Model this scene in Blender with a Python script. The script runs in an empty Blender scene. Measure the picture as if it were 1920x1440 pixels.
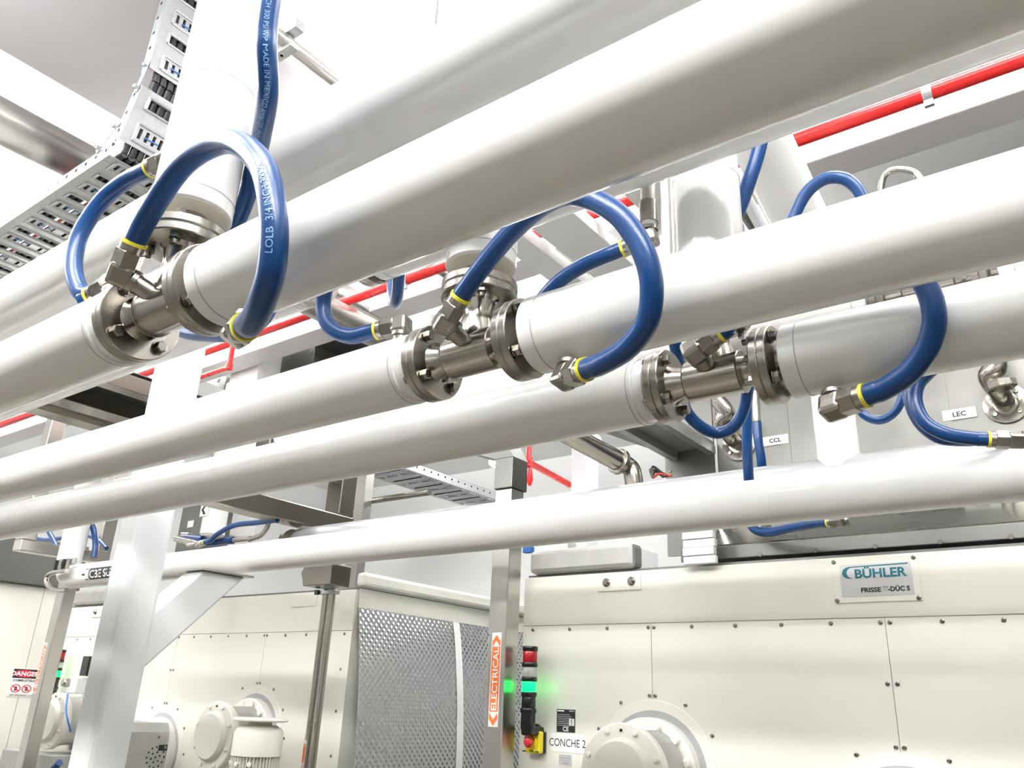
import bpy, math, random
from mathutils import Vector, Matrix
random.seed(7)
PI = math.pi
scene = bpy.context.scene
COL = scene.collection
H = 1.6   # eye height: everything is laid out in metres from the eye, then lifted by H
# ------------------------------------------------------------------ camera
RX = ((0.80094979, 0.59731759, 0.04112339), (0.18779499, -0.31584662, 0.93003976), (0.56851779, -0.73719238, -0.36515053))
F = 1535.73447
cd = bpy.data.cameras.new('camera'); cam = bpy.data.objects.new('camera', cd); COL.objects.link(cam)
cd.sensor_width = 36.0; cd.lens = F / 1920 * 36; cd.clip_start = 0.02; cd.clip_end = 100
cam.matrix_world = Matrix(((RX[0][0], RX[1][0], RX[2][0], 0), (RX[0][1], RX[1][1], RX[2][1], 0), (RX[0][2], RX[1][2], RX[2][2], H), (0, 0, 0, 1)))
scene.camera = cam
# ------------------------------------------------------------------ world, exposure
wd = bpy.data.worlds.new('world'); scene.world = wd; wd.use_nodes = True
wd.node_tree.nodes['Background'].inputs[0].default_value = (0.9, 0.95, 1, 1)
wd.node_tree.nodes['Background'].inputs[1].default_value = 0.3
scene.view_settings.view_transform = 'Standard'; scene.view_settings.look = 'None'
scene.view_settings.gamma = 1; scene.view_settings.use_curve_mapping = False
scene.view_settings.exposure = -0.48
LAMP = 70.0      # strength of the ceiling luminaires' diffusers
# ------------------------------------------------------------------ surveying helper: sight line -> point on a plane
def ray(px, py):
    a = ((px - 960) / F, (720 - py) / F, -1.0)
    return Vector([sum(RX[i][j] * a[i] for i in range(3)) for j in range(3)])
def WY(px, py, y): w = ray(px, py); return w * (y / w.y)
def WX(px, py, x): w = ray(px, py); return w * (x / w.x)
def WZ(px, py, z): w = ray(px, py); return w * (z / w.z)
# ------------------------------------------------------------------ materials
def mat(name, col, rough=0.4, metal=0.0, coat=0.0, emit=0.0, noise=0.0, nscale=8.0, bump=0.0, bscale=60.0, stretch=None, spec=0.5, col2=None, trans=0.0):
    m = bpy.data.materials.new(name); m.use_nodes = True; nt = m.node_tree; b = nt.nodes['Principled BSDF']
    b.inputs['Base Color'].default_value = (*col, 1); b.inputs['Roughness'].default_value = rough; b.inputs['Metallic'].default_value = metal
    b.inputs['Specular IOR Level'].default_value = spec
    if coat: b.inputs['Coat Weight'].default_value = coat; b.inputs['Coat Roughness'].default_value = 0.06
    if emit: b.inputs['Emission Color'].default_value = (*col, 1); b.inputs['Emission Strength'].default_value = emit
    if trans: b.inputs['Transmission Weight'].default_value = trans
    tc = nt.nodes.new('ShaderNodeTexCoord'); mp = nt.nodes.new('ShaderNodeMapping'); nt.links.new(tc.outputs['Object'], mp.inputs[0])
    if stretch: mp.inputs['Scale'].default_value = stretch
    if noise:
        n = nt.nodes.new('ShaderNodeTexNoise'); n.inputs['Scale'].default_value = nscale; n.inputs['Detail'].default_value = 4
        nt.links.new(mp.outputs[0], n.inputs[0]); mx = nt.nodes.new('ShaderNodeMix'); mx.data_type = 'RGBA'
        c2 = col2 or tuple(c * (1 - noise) for c in col)
        mx.inputs[6].default_value = (*col, 1); mx.inputs[7].default_value = (*c2, 1)
        nt.links.new(n.outputs[0], mx.inputs[0]); nt.links.new(mx.outputs[2], b.inputs['Base Color'])
        mr = nt.nodes.new('ShaderNodeMapRange'); mr.inputs[3].default_value = max(0.03, rough - noise * 0.4); mr.inputs[4].default_value = min(1, rough + noise * 0.4)
        nt.links.new(n.outputs[0], mr.inputs[0]); nt.links.new(mr.outputs[0], b.inputs['Roughness'])
    if bump:
        n2 = nt.nodes.new('ShaderNodeTexNoise'); n2.inputs['Scale'].default_value = bscale; nt.links.new(mp.outputs[0], n2.inputs[0])
        bp = nt.nodes.new('ShaderNodeBump'); bp.inputs['Strength'].default_value = bump; bp.inputs['Distance'].default_value = 0.002
        nt.links.new(n2.outputs[0], bp.inputs['Height']); nt.links.new(bp.outputs[0], b.inputs['Normal'])
    return m
M = {}
M['jacket'] = mat('white_pipe_jacket', (0.84, 0.84, 0.83), 0.30, coat=0.6, noise=0.05, nscale=3, bump=0.05, bscale=30, stretch=(0.4, 3, 3))
M['plug'] = mat('beige_end_plug', (0.70, 0.66, 0.56), 0.45)
M['seam'] = mat('jacket_seam', (0.45, 0.45, 0.46), 0.5)
M['cream'] = mat('cream_machine_paint', (0.78, 0.78, 0.71), 0.28, coat=0.25, noise=0.03, nscale=2, bump=0.03, bscale=90)
M['gear'] = mat('cream_gear_paint', (0.80, 0.79, 0.73), 0.32, coat=0.3)
M['white'] = mat('white_paint', (0.91, 0.915, 0.92), 0.38, noise=0.04, nscale=3)
M['beam'] = mat('white_gloss_steel_paint', (0.80, 0.81, 0.83), 0.25, noise=0.05, nscale=4)
M['ceil'] = mat('white_ceiling_board', (0.86, 0.86, 0.86), 0.6, noise=0.03, nscale=1.5)
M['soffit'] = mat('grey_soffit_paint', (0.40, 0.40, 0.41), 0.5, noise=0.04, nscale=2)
M['wall'] = mat('white_wall_panel', (0.90, 0.905, 0.91), 0.5, noise=0.03, nscale=1)
M['floor'] = mat('beige_resin_floor', (0.090, 0.078, 0.062), 0.4, noise=0.15, nscale=3)
M['steel'] = mat('brushed_stainless', (0.62, 0.605, 0.575), 0.30, 1.0, noise=0.10, nscale=6)
M['reflsteel'] = mat('brushed_stainless_dark_reflection', (0.30, 0.28, 0.245), 0.24, 1.0, noise=0.25, nscale=5)  # plain stainless with the dark reflections of its surroundings put into the colour
M['sheet'] = mat('stainless_sheet', (0.21, 0.21, 0.20), 0.42, 1.0, noise=0.30, nscale=4)
M['reflsheet'] = mat('stainless_sheet_dark_reflection', (0.13, 0.13, 0.105), 0.25, 1.0, noise=0.3, nscale=3)  # dark reflection on the hopper's sloped base, put into the colour
M['cast'] = mat('cast_stainless_fitting', (0.38, 0.36, 0.325), 0.28, 1.0, noise=0.08, nscale=20)
M['polish'] = mat('polished_stainless', (0.50, 0.475, 0.43), 0.19, 1.0, noise=0.08, nscale=12)
M['bolt'] = mat('bolt_steel', (0.30, 0.285, 0.26), 0.25, 1.0)
M['darkbolt'] = mat('dark_rivet_steel', (0.22, 0.22, 0.21), 0.3, 1.0)
M['galv'] = mat('galvanised_steel', (0.68, 0.70, 0.71), 0.36, 0.85, noise=0.3, nscale=30)
M['guard'] = mat('galvanised_guard_sheet', (0.50, 0.50, 0.48), 0.45, 0.5, noise=0.3, nscale=12)
M['hose'] = mat('blue_rubber_hose', (0.001, 0.042, 0.165), 0.30, noise=0.15, nscale=20, bump=0.1, bscale=300)
M['hosetext'] = mat('pale_blue_hose_print', (0.22, 0.42, 0.72), 0.5)
M['yellow'] = mat('yellow_hose_band', (0.80, 0.72, 0.06), 0.45)
M['red'] = mat('red_sprinkler_paint', (0.62, 0.010, 0.010), 0.28, noise=0.05, nscale=15)
M['black'] = mat('black_plastic', (0.008, 0.008, 0.009), 0.22)
M['cable'] = mat('black_cable_sheath', (0.012, 0.012, 0.014), 0.35)
M['tie'] = mat('blue_cable_tie', (0.03, 0.16, 0.55), 0.5)
M['redcable'] = mat('red_cable_sheath', (0.5, 0.06, 0.03), 0.5)
M['redlens'] = mat('red_lens', (0.35, 0.005, 0.015), 0.2)
M['clear'] = mat('clear_lens', (0.8, 0.82, 0.8), 0.15, trans=0.5)
M['green'] = mat('lit_green_lens', (0.0, 1.0, 0.09), 0.2, emit=6.0)
M['greencore'] = mat('lit_green_core', (0.05, 1.0, 0.65), 0.2, emit=9.0)
M['estop'] = mat('yellow_plastic', (0.80, 0.66, 0.02), 0.3)
M['knob'] = mat('red_plastic', (0.60, 0.03, 0.05), 0.3)
M['label'] = mat('white_label', (0.82, 0.83, 0.84), 0.4)
M['platelab'] = mat('silver_name_plate', (0.60, 0.60, 0.60), 0.35, 0.3)
M['blackink'] = mat('black_ink', (0.012, 0.012, 0.014), 0.5)
M['greyink'] = mat('grey_ink', (0.35, 0.35, 0.37), 0.5)
M['teal'] = mat('teal_ink', (0.0, 0.12, 0.16), 0.4)
M['orange'] = mat('orange_label', (0.78, 0.17, 0.03), 0.45)
M['whiteink'] = mat('white_ink', (0.85, 0.85, 0.85), 0.45)
M['redink'] = mat('red_ink', (0.62, 0.02, 0.05), 0.45)
M['strip'] = mat('white_edge_strip', (0.86, 0.87, 0.87), 0.35)
M['lamp'] = mat('lamp_diffuser', (1.0, 0.985, 0.96), 0.5, emit=LAMP)
M['addeduplight'] = mat('added_ceiling_uplight', (1.0, 0.985, 0.96), 0.5, emit=LAMP * 0.95)  # added upward glow that brightens the ceiling
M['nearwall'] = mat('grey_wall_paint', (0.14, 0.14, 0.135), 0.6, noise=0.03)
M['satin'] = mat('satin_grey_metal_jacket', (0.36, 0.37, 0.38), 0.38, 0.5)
M['dome'] = mat('high_bay_lens', (1.0, 1.0, 1.0), 0.5, emit=12.0)
M['film'] = mat('clear_film', (0.86, 0.87, 0.88), 0.12, coat=1.0)
def dimple():
    m = bpy.data.materials.new('dimpled_stainless'); m.use_nodes = True; nt = m.node_tree; b = nt.nodes['Principled BSDF']
    b.inputs['Base Color'].default_value = (0.64, 0.65, 0.67, 1); b.inputs['Metallic'].default_value = 1; b.inputs['Roughness'].default_value = 0.22
    tc = nt.nodes.new('ShaderNodeTexCoord'); sp = nt.nodes.new('ShaderNodeSeparateXYZ'); nt.links.new(tc.outputs['Object'], sp.inputs[0])
    def op(o, a, c, v=None):
        n = nt.nodes.new('ShaderNodeMath'); n.operation = o
        if isinstance(a, float): n.inputs[0].default_value = a
        else: nt.links.new(a, n.inputs[0])
        if c is not None:
            if isinstance(c, float): n.inputs[1].default_value = c
            else: nt.links.new(c, n.inputs[1])
        return n.outputs[0]
    k = 2 * PI
    u = op('MULTIPLY', sp.outputs[1], k / 0.042); v = op('MULTIPLY', sp.outputs[2], k / 0.046)
    a = op('MULTIPLY', op('SINE', u, None), op('SINE', v, None))
    bp = nt.nodes.new('ShaderNodeBump'); bp.inputs['Strength'].default_value = 1.0; bp.inputs['Distance'].default_value = 0.0022
    nt.links.new(a, bp.inputs['Height']); nt.links.new(bp.outputs[0], b.inputs['Normal'])
    return m
M['dimple'] = dimple()
# ------------------------------------------------------------------ mesh building
class G:
    def __init__(s): s.v = []; s.f = []; s.sm = []
    def add(s, vs, fs, smooth=False):
        o = len(s.v); s.v += [Vector(q) for q in vs]; s.f += [tuple(i + o for i in f) for f in fs]; s.sm += [smooth] * len(fs)
    def hexa(s, p): s.add(p, [(0, 3, 2, 1), (4, 5, 6, 7), (0, 1, 5, 4), (1, 2, 6, 5), (2, 3, 7, 6), (3, 0, 4, 7)])
    def box(s, x0, x1, y0, y1, z0, z1):
        s.hexa([(x0, y0, z0), (x1, y0, z0), (x1, y1, z0), (x0, y1, z0), (x0, y0, z1), (x1, y0, z1), (x1, y1, z1), (x0, y1, z1)]); return s
    def obox(s, c, u, v, w):   # oriented box, centre and half vectors
        c, u, v, w = map(Vector, (c, u, v, w))
        s.hexa([c - u - v - w, c + u - v - w, c + u + v - w, c - u + v - w, c - u - v + w, c + u - v + w, c + u + v + w, c - u + v + w]); return s
    def lathe(s, o, ax, prof, n=32, smooth=True, phase=0.0, cap=True):  # prof: (distance along axis, radius)
        o = Vector(o); a = Vector(ax).normalized(); u, w = frame(a); vs = []; fs = []
        for (d, r) in prof:
            for k in range(n):
                t = 2 * PI * k / n + phase; vs.append(o + a * d + (u * math.cos(t) + w * math.sin(t)) * r)
        for i in range(len(prof) - 1):
            for k in range(n):
                k2 = (k + 1) % n; fs.append((i * n + k, i * n + k2, (i + 1) * n + k2, (i + 1) * n + k))
        off = len(s.v); s.add(vs, fs, smooth)
        if cap:
            s.f.append(tuple(off + k for k in range(n))[::-1]); s.sm.append(False)
            s.f.append(tuple(off + (len(prof) - 1) * n + k for k in range(n))); s.sm.append(False)
        return s
    def cyl(s, a, b, r, n=32, r2=None, smooth=True, phase=0.0):
        a = Vector(a); b = Vector(b); L = (b - a).length
        return s.lathe(a, b - a, [(0, r), (L, r if r2 is None else r2)], n, smooth, phase)
    def sweep(s, pts, r, n=16, cap=True):
        P = [Vector(p) for p in pts]; N = len(P); T = [(P[min(i + 1, N - 1)] - P[max(i - 1, 0)]).normalized() for i in range(N)]
        u, w = frame(T[0]); vs = []
        for i in range(N):
            u = (u - T[i] * u.dot(T[i])).normalized(); w = T[i].cross(u)
            rr = r[i] if isinstance(r, (list, tuple)) else r
            for k in range(n):
                t = 2 * PI * k / n; vs.append(P[i] + (u * math.cos(t) + w * math.sin(t)) * rr)
        fs = [(i * n + k, i * n + (k + 1) % n, (i + 1) * n + (k + 1) % n, (i + 1) * n + k) for i in range(N - 1) for k in range(n)]
        off = len(s.v); s.add(vs, fs, True)
        if cap:
            s.f.append(tuple(off + k for k in range(n))[::-1]); s.sm.append(False)
            s.f.append(tuple(off + (N - 1) * n + k for k in range(n))); s.sm.append(False)
        return s
    def prism(s, poly, d):   # planar polygon (3D points) pushed along d
        d = Vector(d); n = len(poly); P = [Vector(p) for p in poly]
        s.add(P + [p + d for p in P], [tuple(range(n))[::-1], tuple(range(n, 2 * n))] + [(i, (i + 1) % n, (i + 1) % n + n, i + n) for i in range(n)]); return s
def frame(a):
    a = Vector(a).normalized(); t = Vector((0, 0, 1)) if abs(a.z) < 0.9 else Vector((1, 0, 0))
    u = t.cross(a).normalized(); return u, a.cross(u)
def spline(pts, n=10):
    P = [Vector(p) for p in pts]; P = [P[0] * 2 - P[1]] + P + [P[-1] * 2 - P[-2]]; out = []
    for i in range(1, len(P) - 2):
        for k in range(n):
            t = k / n; a, b, c, d = P[i - 1], P[i], P[i + 1], P[i + 2]
            out.append(0.5 * ((2 * b) + (c - a) * t + (2 * a - 5 * b + 4 * c - d) * t * t + (3 * b - 3 * c + d - a) * t ** 3))
    out.append(P[-2]); return out
def mesh(g, name, m, bevel=0.0):
    me = bpy.data.meshes.new(name); me.from_pydata([tuple(v) for v in g.v], [], g.f)
    me.polygons.foreach_set('use_smooth', g.sm); me.materials.append(M[m] if isinstance(m, str) else m); me.update()
    if any(g.sm): me.set_sharp_from_angle(angle=0.6)
    return me
TOP = []
def obj(name, g, m, parent=None, bevel=0.0, inst=None, xf=None):
    me = inst or mesh(g, name, m)
    o = bpy.data.objects.new(name, me); COL.objects.link(o)
    if xf is not None: o.matrix_local = xf
    if parent is not None:
        o.parent = parent; 
    else: TOP.append(o)
    if bevel:
        b = o.modifiers.new('bevel', 'BEVEL'); b.width = bevel; b.segments = 2; b.limit_method = 'ANGLE'; b.angle_limit = 0.7
        b.harden_normals = False
    return o
def thing(name, label, cat, group=None):
    o = bpy.data.objects.new(name, None); COL.objects.link(o); o.empty_display_size = 0.05; TOP.append(o)
    o['label'] = label; o['category'] = cat
    if group: o['group'] = group
    return o
def tag(o, label, cat, group=None):
    o['label'] = label; o['category'] = cat
    if group: o['group'] = group
    return o
def struct(o): o['kind'] = 'structure'; return o
def lab(o, s): o['label'] = s; return o
def text(s, size, o, u, v, m, name='lettering', parent=None, align='LEFT', bold=0.0, sx=1.0, bend=None, thick=0.0006):
    cu = bpy.data.curves.new('t', 'FONT'); cu.body = s; cu.size = size; cu.align_x = align; cu.offset = bold; cu.resolution_u = 3
    ob = bpy.data.objects.new('t', cu); COL.objects.link(ob); dg = bpy.context.evaluated_depsgraph_get()
    me = bpy.data.meshes.new_from_object(ob.evaluated_get(dg)); bpy.data.objects.remove(ob); bpy.data.curves.remove(cu)
    u = Vector(u).normalized(); v = Vector(v).normalized(); w = u.cross(v); o = Vector(o)
    for q in me.vertices:
        q.co = bend(q.co.x * sx, q.co.y) if bend else o + u * (q.co.x * sx) + v * q.co.y + w * thick
    me.name = name; me.materials.clear(); me.materials.append(M[m])
    ob = bpy.data.objects.new(name, me); COL.objects.link(ob)
    if parent is not None: ob.parent = parent
    else: TOP.append(ob)
    return ob
def finalize():
    bpy.context.view_layer.update()
    for r in TOP:
        lo = Vector((1e9,) * 3); hi = -lo
        def walk(o, mw):
            if o.type == 'MESH':
                for c in o.bound_box:
                    q = mw @ Vector(c)
                    for i in range(3): lo[i] = min(lo[i], q[i]); hi[i] = max(hi[i], q[i])
            for c in o.children: walk(c, mw @ c.matrix_local)
        walk(r, r.matrix_local)
        base = Vector(((lo.x + hi.x) / 2, (lo.y + hi.y) / 2, lo.z))
        if r.type == 'EMPTY':
            for c in r.children: c.location = c.location - base
            r.location = base + Vector((0, 0, H))
        else:
            # a mesh thing: shift its own vertices, and its children
            if r.data.users == 1 and r.location.length < 1e-9:
                r.data.transform(Matrix.Translation(-base))
                for c in r.children: c.location = c.location - base
                r.location = base + Vector((0, 0, H))
            else: r.location = r.location + Vector((0, 0, H))
# hex-headed bolt, shared mesh, axis +Z, head on top
def boltmesh(r, h, m='bolt', washer=True):
    g = G(); 
    if washer: g.lathe((0, 0, 0), (0, 0, 1), [(0, r * 1.25), (r * 0.18, r * 1.25)], 16)
    z = r * 0.18 if washer else 0
    g.lathe((0, 0, z), (0, 0, 1), [(0, r), (h * 0.85, r), (h, r * 0.85)], 6, smooth=False)
    return mesh(g, 'bolt', m)
def along(p, d, roll=0.0):
    return Matrix.Translation(Vector(p)) @ Vector(d).to_track_quat('Z', 'Y').to_matrix().to_4x4() @ Matrix.Rotation(roll, 4, 'Z')
BOLT = boltmesh(0.0105, 0.011); NUT = boltmesh(0.0105, 0.010)
def studend():
    g = G(); g.lathe((0, 0, 0), (0, 0, 1), [(0, .0105), (.009, .0105)], 6, smooth=False); g.lathe((0, 0, .009), (0, 0, 1), [(0, .006), (.010, .006)], 10); return mesh(g, 'nut', 'bolt')
NUTM = studend()
RIV = mesh(G().lathe((0, 0, 0), (0, 0, 1), [(0, .0085), (.002, .0085), (.0045, .005)], 10), 'rivet', 'darkbolt')
# ================================================================== SETTING
Z0 = -H
FX0, FX1, FY0, FY1, CZ = -10.5, 3.0, -3.0, 9.0, 3.2
struct(obj('floor', G().box(FX0, FX1, FY0, FY1, Z0 - 0.1, Z0), 'floor'))
struct(obj('ceiling', G().box(FX0, FX1, FY0, FY1, CZ, CZ + 0.1), 'ceil'))
struct(obj('wall_back', G().box(FX0, FX1, FY1, FY1 + 0.1, Z0, CZ), 'wall'))
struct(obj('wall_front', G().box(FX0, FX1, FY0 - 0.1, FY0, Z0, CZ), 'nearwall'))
struct(obj('wall_left', G().box(FX0 - 0.1, FX0, FY0 - 0.1, FY1 + 0.1, Z0, CZ), 'wall'))
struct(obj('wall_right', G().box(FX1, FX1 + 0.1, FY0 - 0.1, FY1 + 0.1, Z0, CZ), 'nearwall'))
# ceiling joists (painted boxes running away from the viewer)
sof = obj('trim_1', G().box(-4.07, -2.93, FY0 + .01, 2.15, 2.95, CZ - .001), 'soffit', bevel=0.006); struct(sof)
bm = obj('trim_2', G().box(-2.89, -2.39, FY0 + .01, 5.0, 3.02, CZ - .001), 'beam', bevel=0.01); struct(bm)
# luminaires
def lamp(x0, x1, y0, y1, label, z=CZ):
    t = thing('ceiling_lamp', label, 'lamp', 'linear ceiling lamps')
    obj('housing', G().box(x0 - .02, x1 + .02, y0 - .02, y1 + .02, z - .07, z - .03), 'white', t, bevel=0.004)
    obj('diffuser', G().box(x0, x1, y0, y1, z - .115, z - .0701), 'lamp', t); obj('diffuser', G().box(x0, x1, y0 + .03, y1 - .03, z - .0299, z - .022), 'addeduplight', t)  # upper diffuser is an added glow for the ceiling
    for x in (x0 + .2, x1 - .2): obj('hanger', G().cyl((x, (y0 + y1) / 2, z - .03), (x, (y0 + y1) / 2, CZ - .0005), .006, 8), 'steel', t)
for (x0, y0, s) in ((-8.2, -1.6, 'behind the viewer, first from the left'), (-5.2, -1.6, 'behind the viewer, second from the left'), (-2.2, -1.6, 'behind the viewer, third from the left'), (.3, -1.6, 'behind the viewer, last at the right'),
        (-6.6, .2, 'overhead in front of the cable tray'), (-1.6, .1, 'overhead in front of the nearest tee'), (.6, .1, 'overhead at the right of the viewer'), (-8.4, 2.6, 'at the far left beyond the column'), (1.2, 2.24, 'right of the slanting white duct pipe'),
         (-6.3, 6.2, 'added to brighten the back, over the left machine'), (-3.3, 6.2, 'added to brighten the back, over the far aisle'), (-6.2, 1.9, 'just beyond the tray, at the left'), (-8.6, 6.2, 'added to brighten the back left corner'), (-4.9, 3.9, 'over the front of the left machine'), (-3.3, 4.4, 'added to brighten the back, above the aisle between the machines'), (-3.9, .2, 'overhead in front of the tall riser'),  # the back and aisle lamps are added to brighten the background
        (-7.4, 2.24, 'added to light the machine fronts, first from left'), (-5.3, 2.24, 'added to light the machine fronts, second from left'), (-3.2, 2.24, 'added to light the machine fronts, third from left'), (-.6, 2.24, 'added to light the machine fronts, last at right')):  # added row, hidden behind the topmost pipe, to brighten the machine fronts
    if y0 < -1: y0 += .2
    lamp(x0, x0 + (2.4 if y0 < -1 else 1.5), y0, y0 + (.42 if y0 < -1 else .16), 'long white pendant strip lamp ' + s, 2.85)
# ------------------------------------------------------------------ white I-beam and red sprinkler line across the room
t = thing('cross_beam', 'white gloss steel beam running across the room under the ceiling behind the red pipe', 'beam')
obj('beam_web', G().box(FX0 + .02, FX1 - .02, 3.1, 3.29, 2.255, 2.56), 'beam', t, bevel=0.008)
obj('upper_flange', G().box(FX0 + .02, FX1 - .02, 3.06, 3.33, 2.56, 2.62), 'beam', t, bevel=0.004)
for x in (-9, -6.2, 1.5): obj('hanger_post', G().box(x - .05, x + .05, 3.13, 3.26, 2.621, CZ - .001), 'beam', t)
t = thing('sprinkler_pipe', 'red sprinkler pipe running across the room in front of the white beam', 'pipe')
RY, RZ = 2.70, 2.082
obj('pipe_run', G().cyl((-9.8, RY, RZ), (FX1 - .02, RY, RZ), .0275, 24), 'red', t)
def pclamp(px, py):
    p = WY(px, py, RY); x = p.x; g = G()
    g.lathe((x - .016, RY, RZ), (1, 0, 0), [(0, .031), (.032, .031)], 24); g.box(x - .016, x + .016, RY - .008, RY + .008, RZ - .055, RZ - .028)
    c = obj('pipe_clamp', g, 'galv', t, bevel=.001); obj('hanger_rod', G().cyl((x, RY, RZ + .029), (x, RY, CZ - .001), .005, 8), 'galv', t)
pclamp(1737, 165); pclamp(760, 530); pclamp(150, 740)
# small red drop with elbow, left
t = thing('sprinkler_drop', 'small red branch pipe with an elbow hanging below the red line, beside the white column', 'pipe')
a = WY(443, 642, 2.72); b = WY(437, 690, 2.72); c = WY(400, 682, 2.72)
obj('drop_pipe', G().sweep([(a.x, RY, RZ - .029), (a.x, RY, b.z + .03), (a.x, RY, b.z)], .017, 14), 'red', t)
obj('elbow', G().lathe((a.x, RY, b.z - .02), (0, 0, 1), [(0, .012), (.006, .023), (.03, .024), (.045, .022)], 18), 'red', t)
obj('branch_pipe', G().cyl((a.x, RY, b.z), (a.x - .35, RY - .0, b.z), .016, 14), 'red', t)
# red pipe in the far aisle
t = thing('sprinkler_pipe', 'thin red pipe in the far aisle behind the stainless post', 'pipe')
a = WY(975, 858, 5.6); b = WY(1068, 906, 6.6); b.z = a.z; a.z = b.z
obj('pipe_run', G().cyl(a - (b - a) * 1.5, b, .03, 16), 'red', t)
c = a + (b - a) * .16
obj('riser_pipe', G().cyl(c, c + Vector((0, 0, .5)), .024, 16), 'red', t); obj('tee', G().lathe(c - Vector((0, 0, .05)), (0, 0, 1), [(0, .02), (.01, .036), (.09, .036)], 16), 'red', t)
obj('nozzle', G().lathe(c - Vector((-.02, 0, .22)), (0, 0, 1), [(0, .012), (.05, .03), (.17, .016)], 12), 'red', t)
# ------------------------------------------------------------------ white column and brace
t = thing('steel_column', 'thick white square steel column with a diagonal brace in front of the cream machine', 'column')
obj('shaft', G().box(-3.517, -3.357, 1.80, 1.965, Z0, CZ - .001), 'beam', t, bevel=.022)
a = WX(255, 1212, -3.437); b = WX(400, 1085, -3.437); d = (b - a).normalized(); n = Vector((0, -d.z, d.y)); a.y, a.z = (a - d * ((a.y - 1.92) / d.y)).yz
A = WX(282, 1243, -3.365); B = WX(460, 1083, -3.365); C = WX(363, 1085, -3.365); D = WX(303, 1135, -3.365)
sl = (B - A); up_ = (C - D); A2 = A - sl * ((A.y - 1.9) / sl.y); D2 = D - up_ * ((D.y - 1.9) / up_.y); C2_ = C + up_ * ((B.z - C.z) / up_.z)
obj('diagonal_brace', G().prism([A2, B, C2_, D2], (-.145, 0, 0)), 'beam', t, bevel=.010)
obj('brace_plate', G().box(-3.54, -3.34, C2_.y - .02, B.y + .03, B.z + .0005, B.z + .009), 'steel', t)
obj('base_plate', G().box(-3.60, -3.27, 1.72, 2.05, Z0 + .001, Z0 + .025), 'beam', t, bevel=.003)
# ================================================================== PIPES
def jacket(t, x0, x1, y, z, r=.07, name='jacket', n=64, rib=True):
    obj(name, G().lathe((x0, y, z), (x1 - x0, 0, 0), [(0, r - .002), (.002, r), (abs(x1 - x0) - .002, r), (abs(x1 - x0), r - .002)], n), 'jacket', t)
def seam(t, p, ax, r): obj('seam_ring', G().lathe(p, ax, [(0, r + .0006), (.0022, r + .0006)], 64), 'seam', t)
t = thing('jacketed_pipe', 'topmost white jacketed pipe, running behind the tall riser with the printed hose', 'pipe', 'white jacketed pipes across the frame')
jacket(t, -10.4, 2.98, .848, 1.055, .085)
def run_left(x0, xe, y, z, label, r=.07):
    t = thing('jacketed_pipe', label, 'pipe', 'white jacketed pipes across the frame')
    jacket(t, x0, xe, y, z, r); seam(t, (xe - .012, y, z), (1, 0, 0), r)
    obj('end_cap', G().lathe((xe, y, z), (1, 0, 0), [(0, r - .004), (.012, r - .005), (.02, r - .009), (.028, .034)], 48), 'film', t)
    obj('pipe_flange', G().lathe((xe + .0285, y, z), (1, 0, 0), [(0, .073), (.002, .0745), (.014, .0745), (.0155, .073)], 48), 'cast', t)
    return t
def run_right(xs, x1, y, z, label, r=.07):
    t = thing('jacketed_pipe', label, 'pipe', 'white jacketed pipes across the frame')
    jacket(t, xs, x1, y, z, r); seam(t, (xs + .03, y, z), (1, 0, 0), r)
    obj('pipe_stub', G().lathe((xs - .02, y, z), (1, 0, 0), [(0, .033), (.03, .033)], 40), 'polish', t)
    obj('pipe_flange', G().lathe((xs - .0365, y, z), (1, 0, 0), [(0, .073), (.002, .0745), (.014, .0745), (.016, .073), (.0165, .040), (.02, .034)], 48), 'cast', t)
    return t
def riser(x, y, z0, z1, label, r=.07):
    t = thing('riser_pipe', label, 'pipe', 'white jacketed risers above the tees')
    obj('jacket', G().lathe((x, y, z0), (0, 0, 1), [(0, r - .002), (.002, r), (z1 - z0, r)], 64), 'jacket', t)
    obj('seam_ring', G().lathe((x, y, z0 + .028), (0, 0, 1), [(0, r + .0006), (.0022, r + .0006)], 64), 'seam', t)
    obj('seam_ring', G().lathe((x, y, z0 + .27), (0, 0, 1), [(0, r + .0006), (.0015, r + .0006)], 64), 'seam', t)
    lab(obj('end_plug', G().lathe((x, y, z0 - .006), (0, 0, 1), [(0, .058), (.004, r - .004), (.01, r - .004)], 48), 'plug', t), 'beige end plug')
    obj('pipe_stub', G().lathe((x, y, z0 - .036), (0, 0, 1), [(0, .033), (.033, .033)], 32), 'polish', t)
    obj('pipe_flange', G().lathe((x, y, z0 - .052), (0, 0, 1), [(0, .073), (.002, .0745), (.014, .0745), (.0155, .073)], 48), 'cast', t)
    return t
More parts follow.
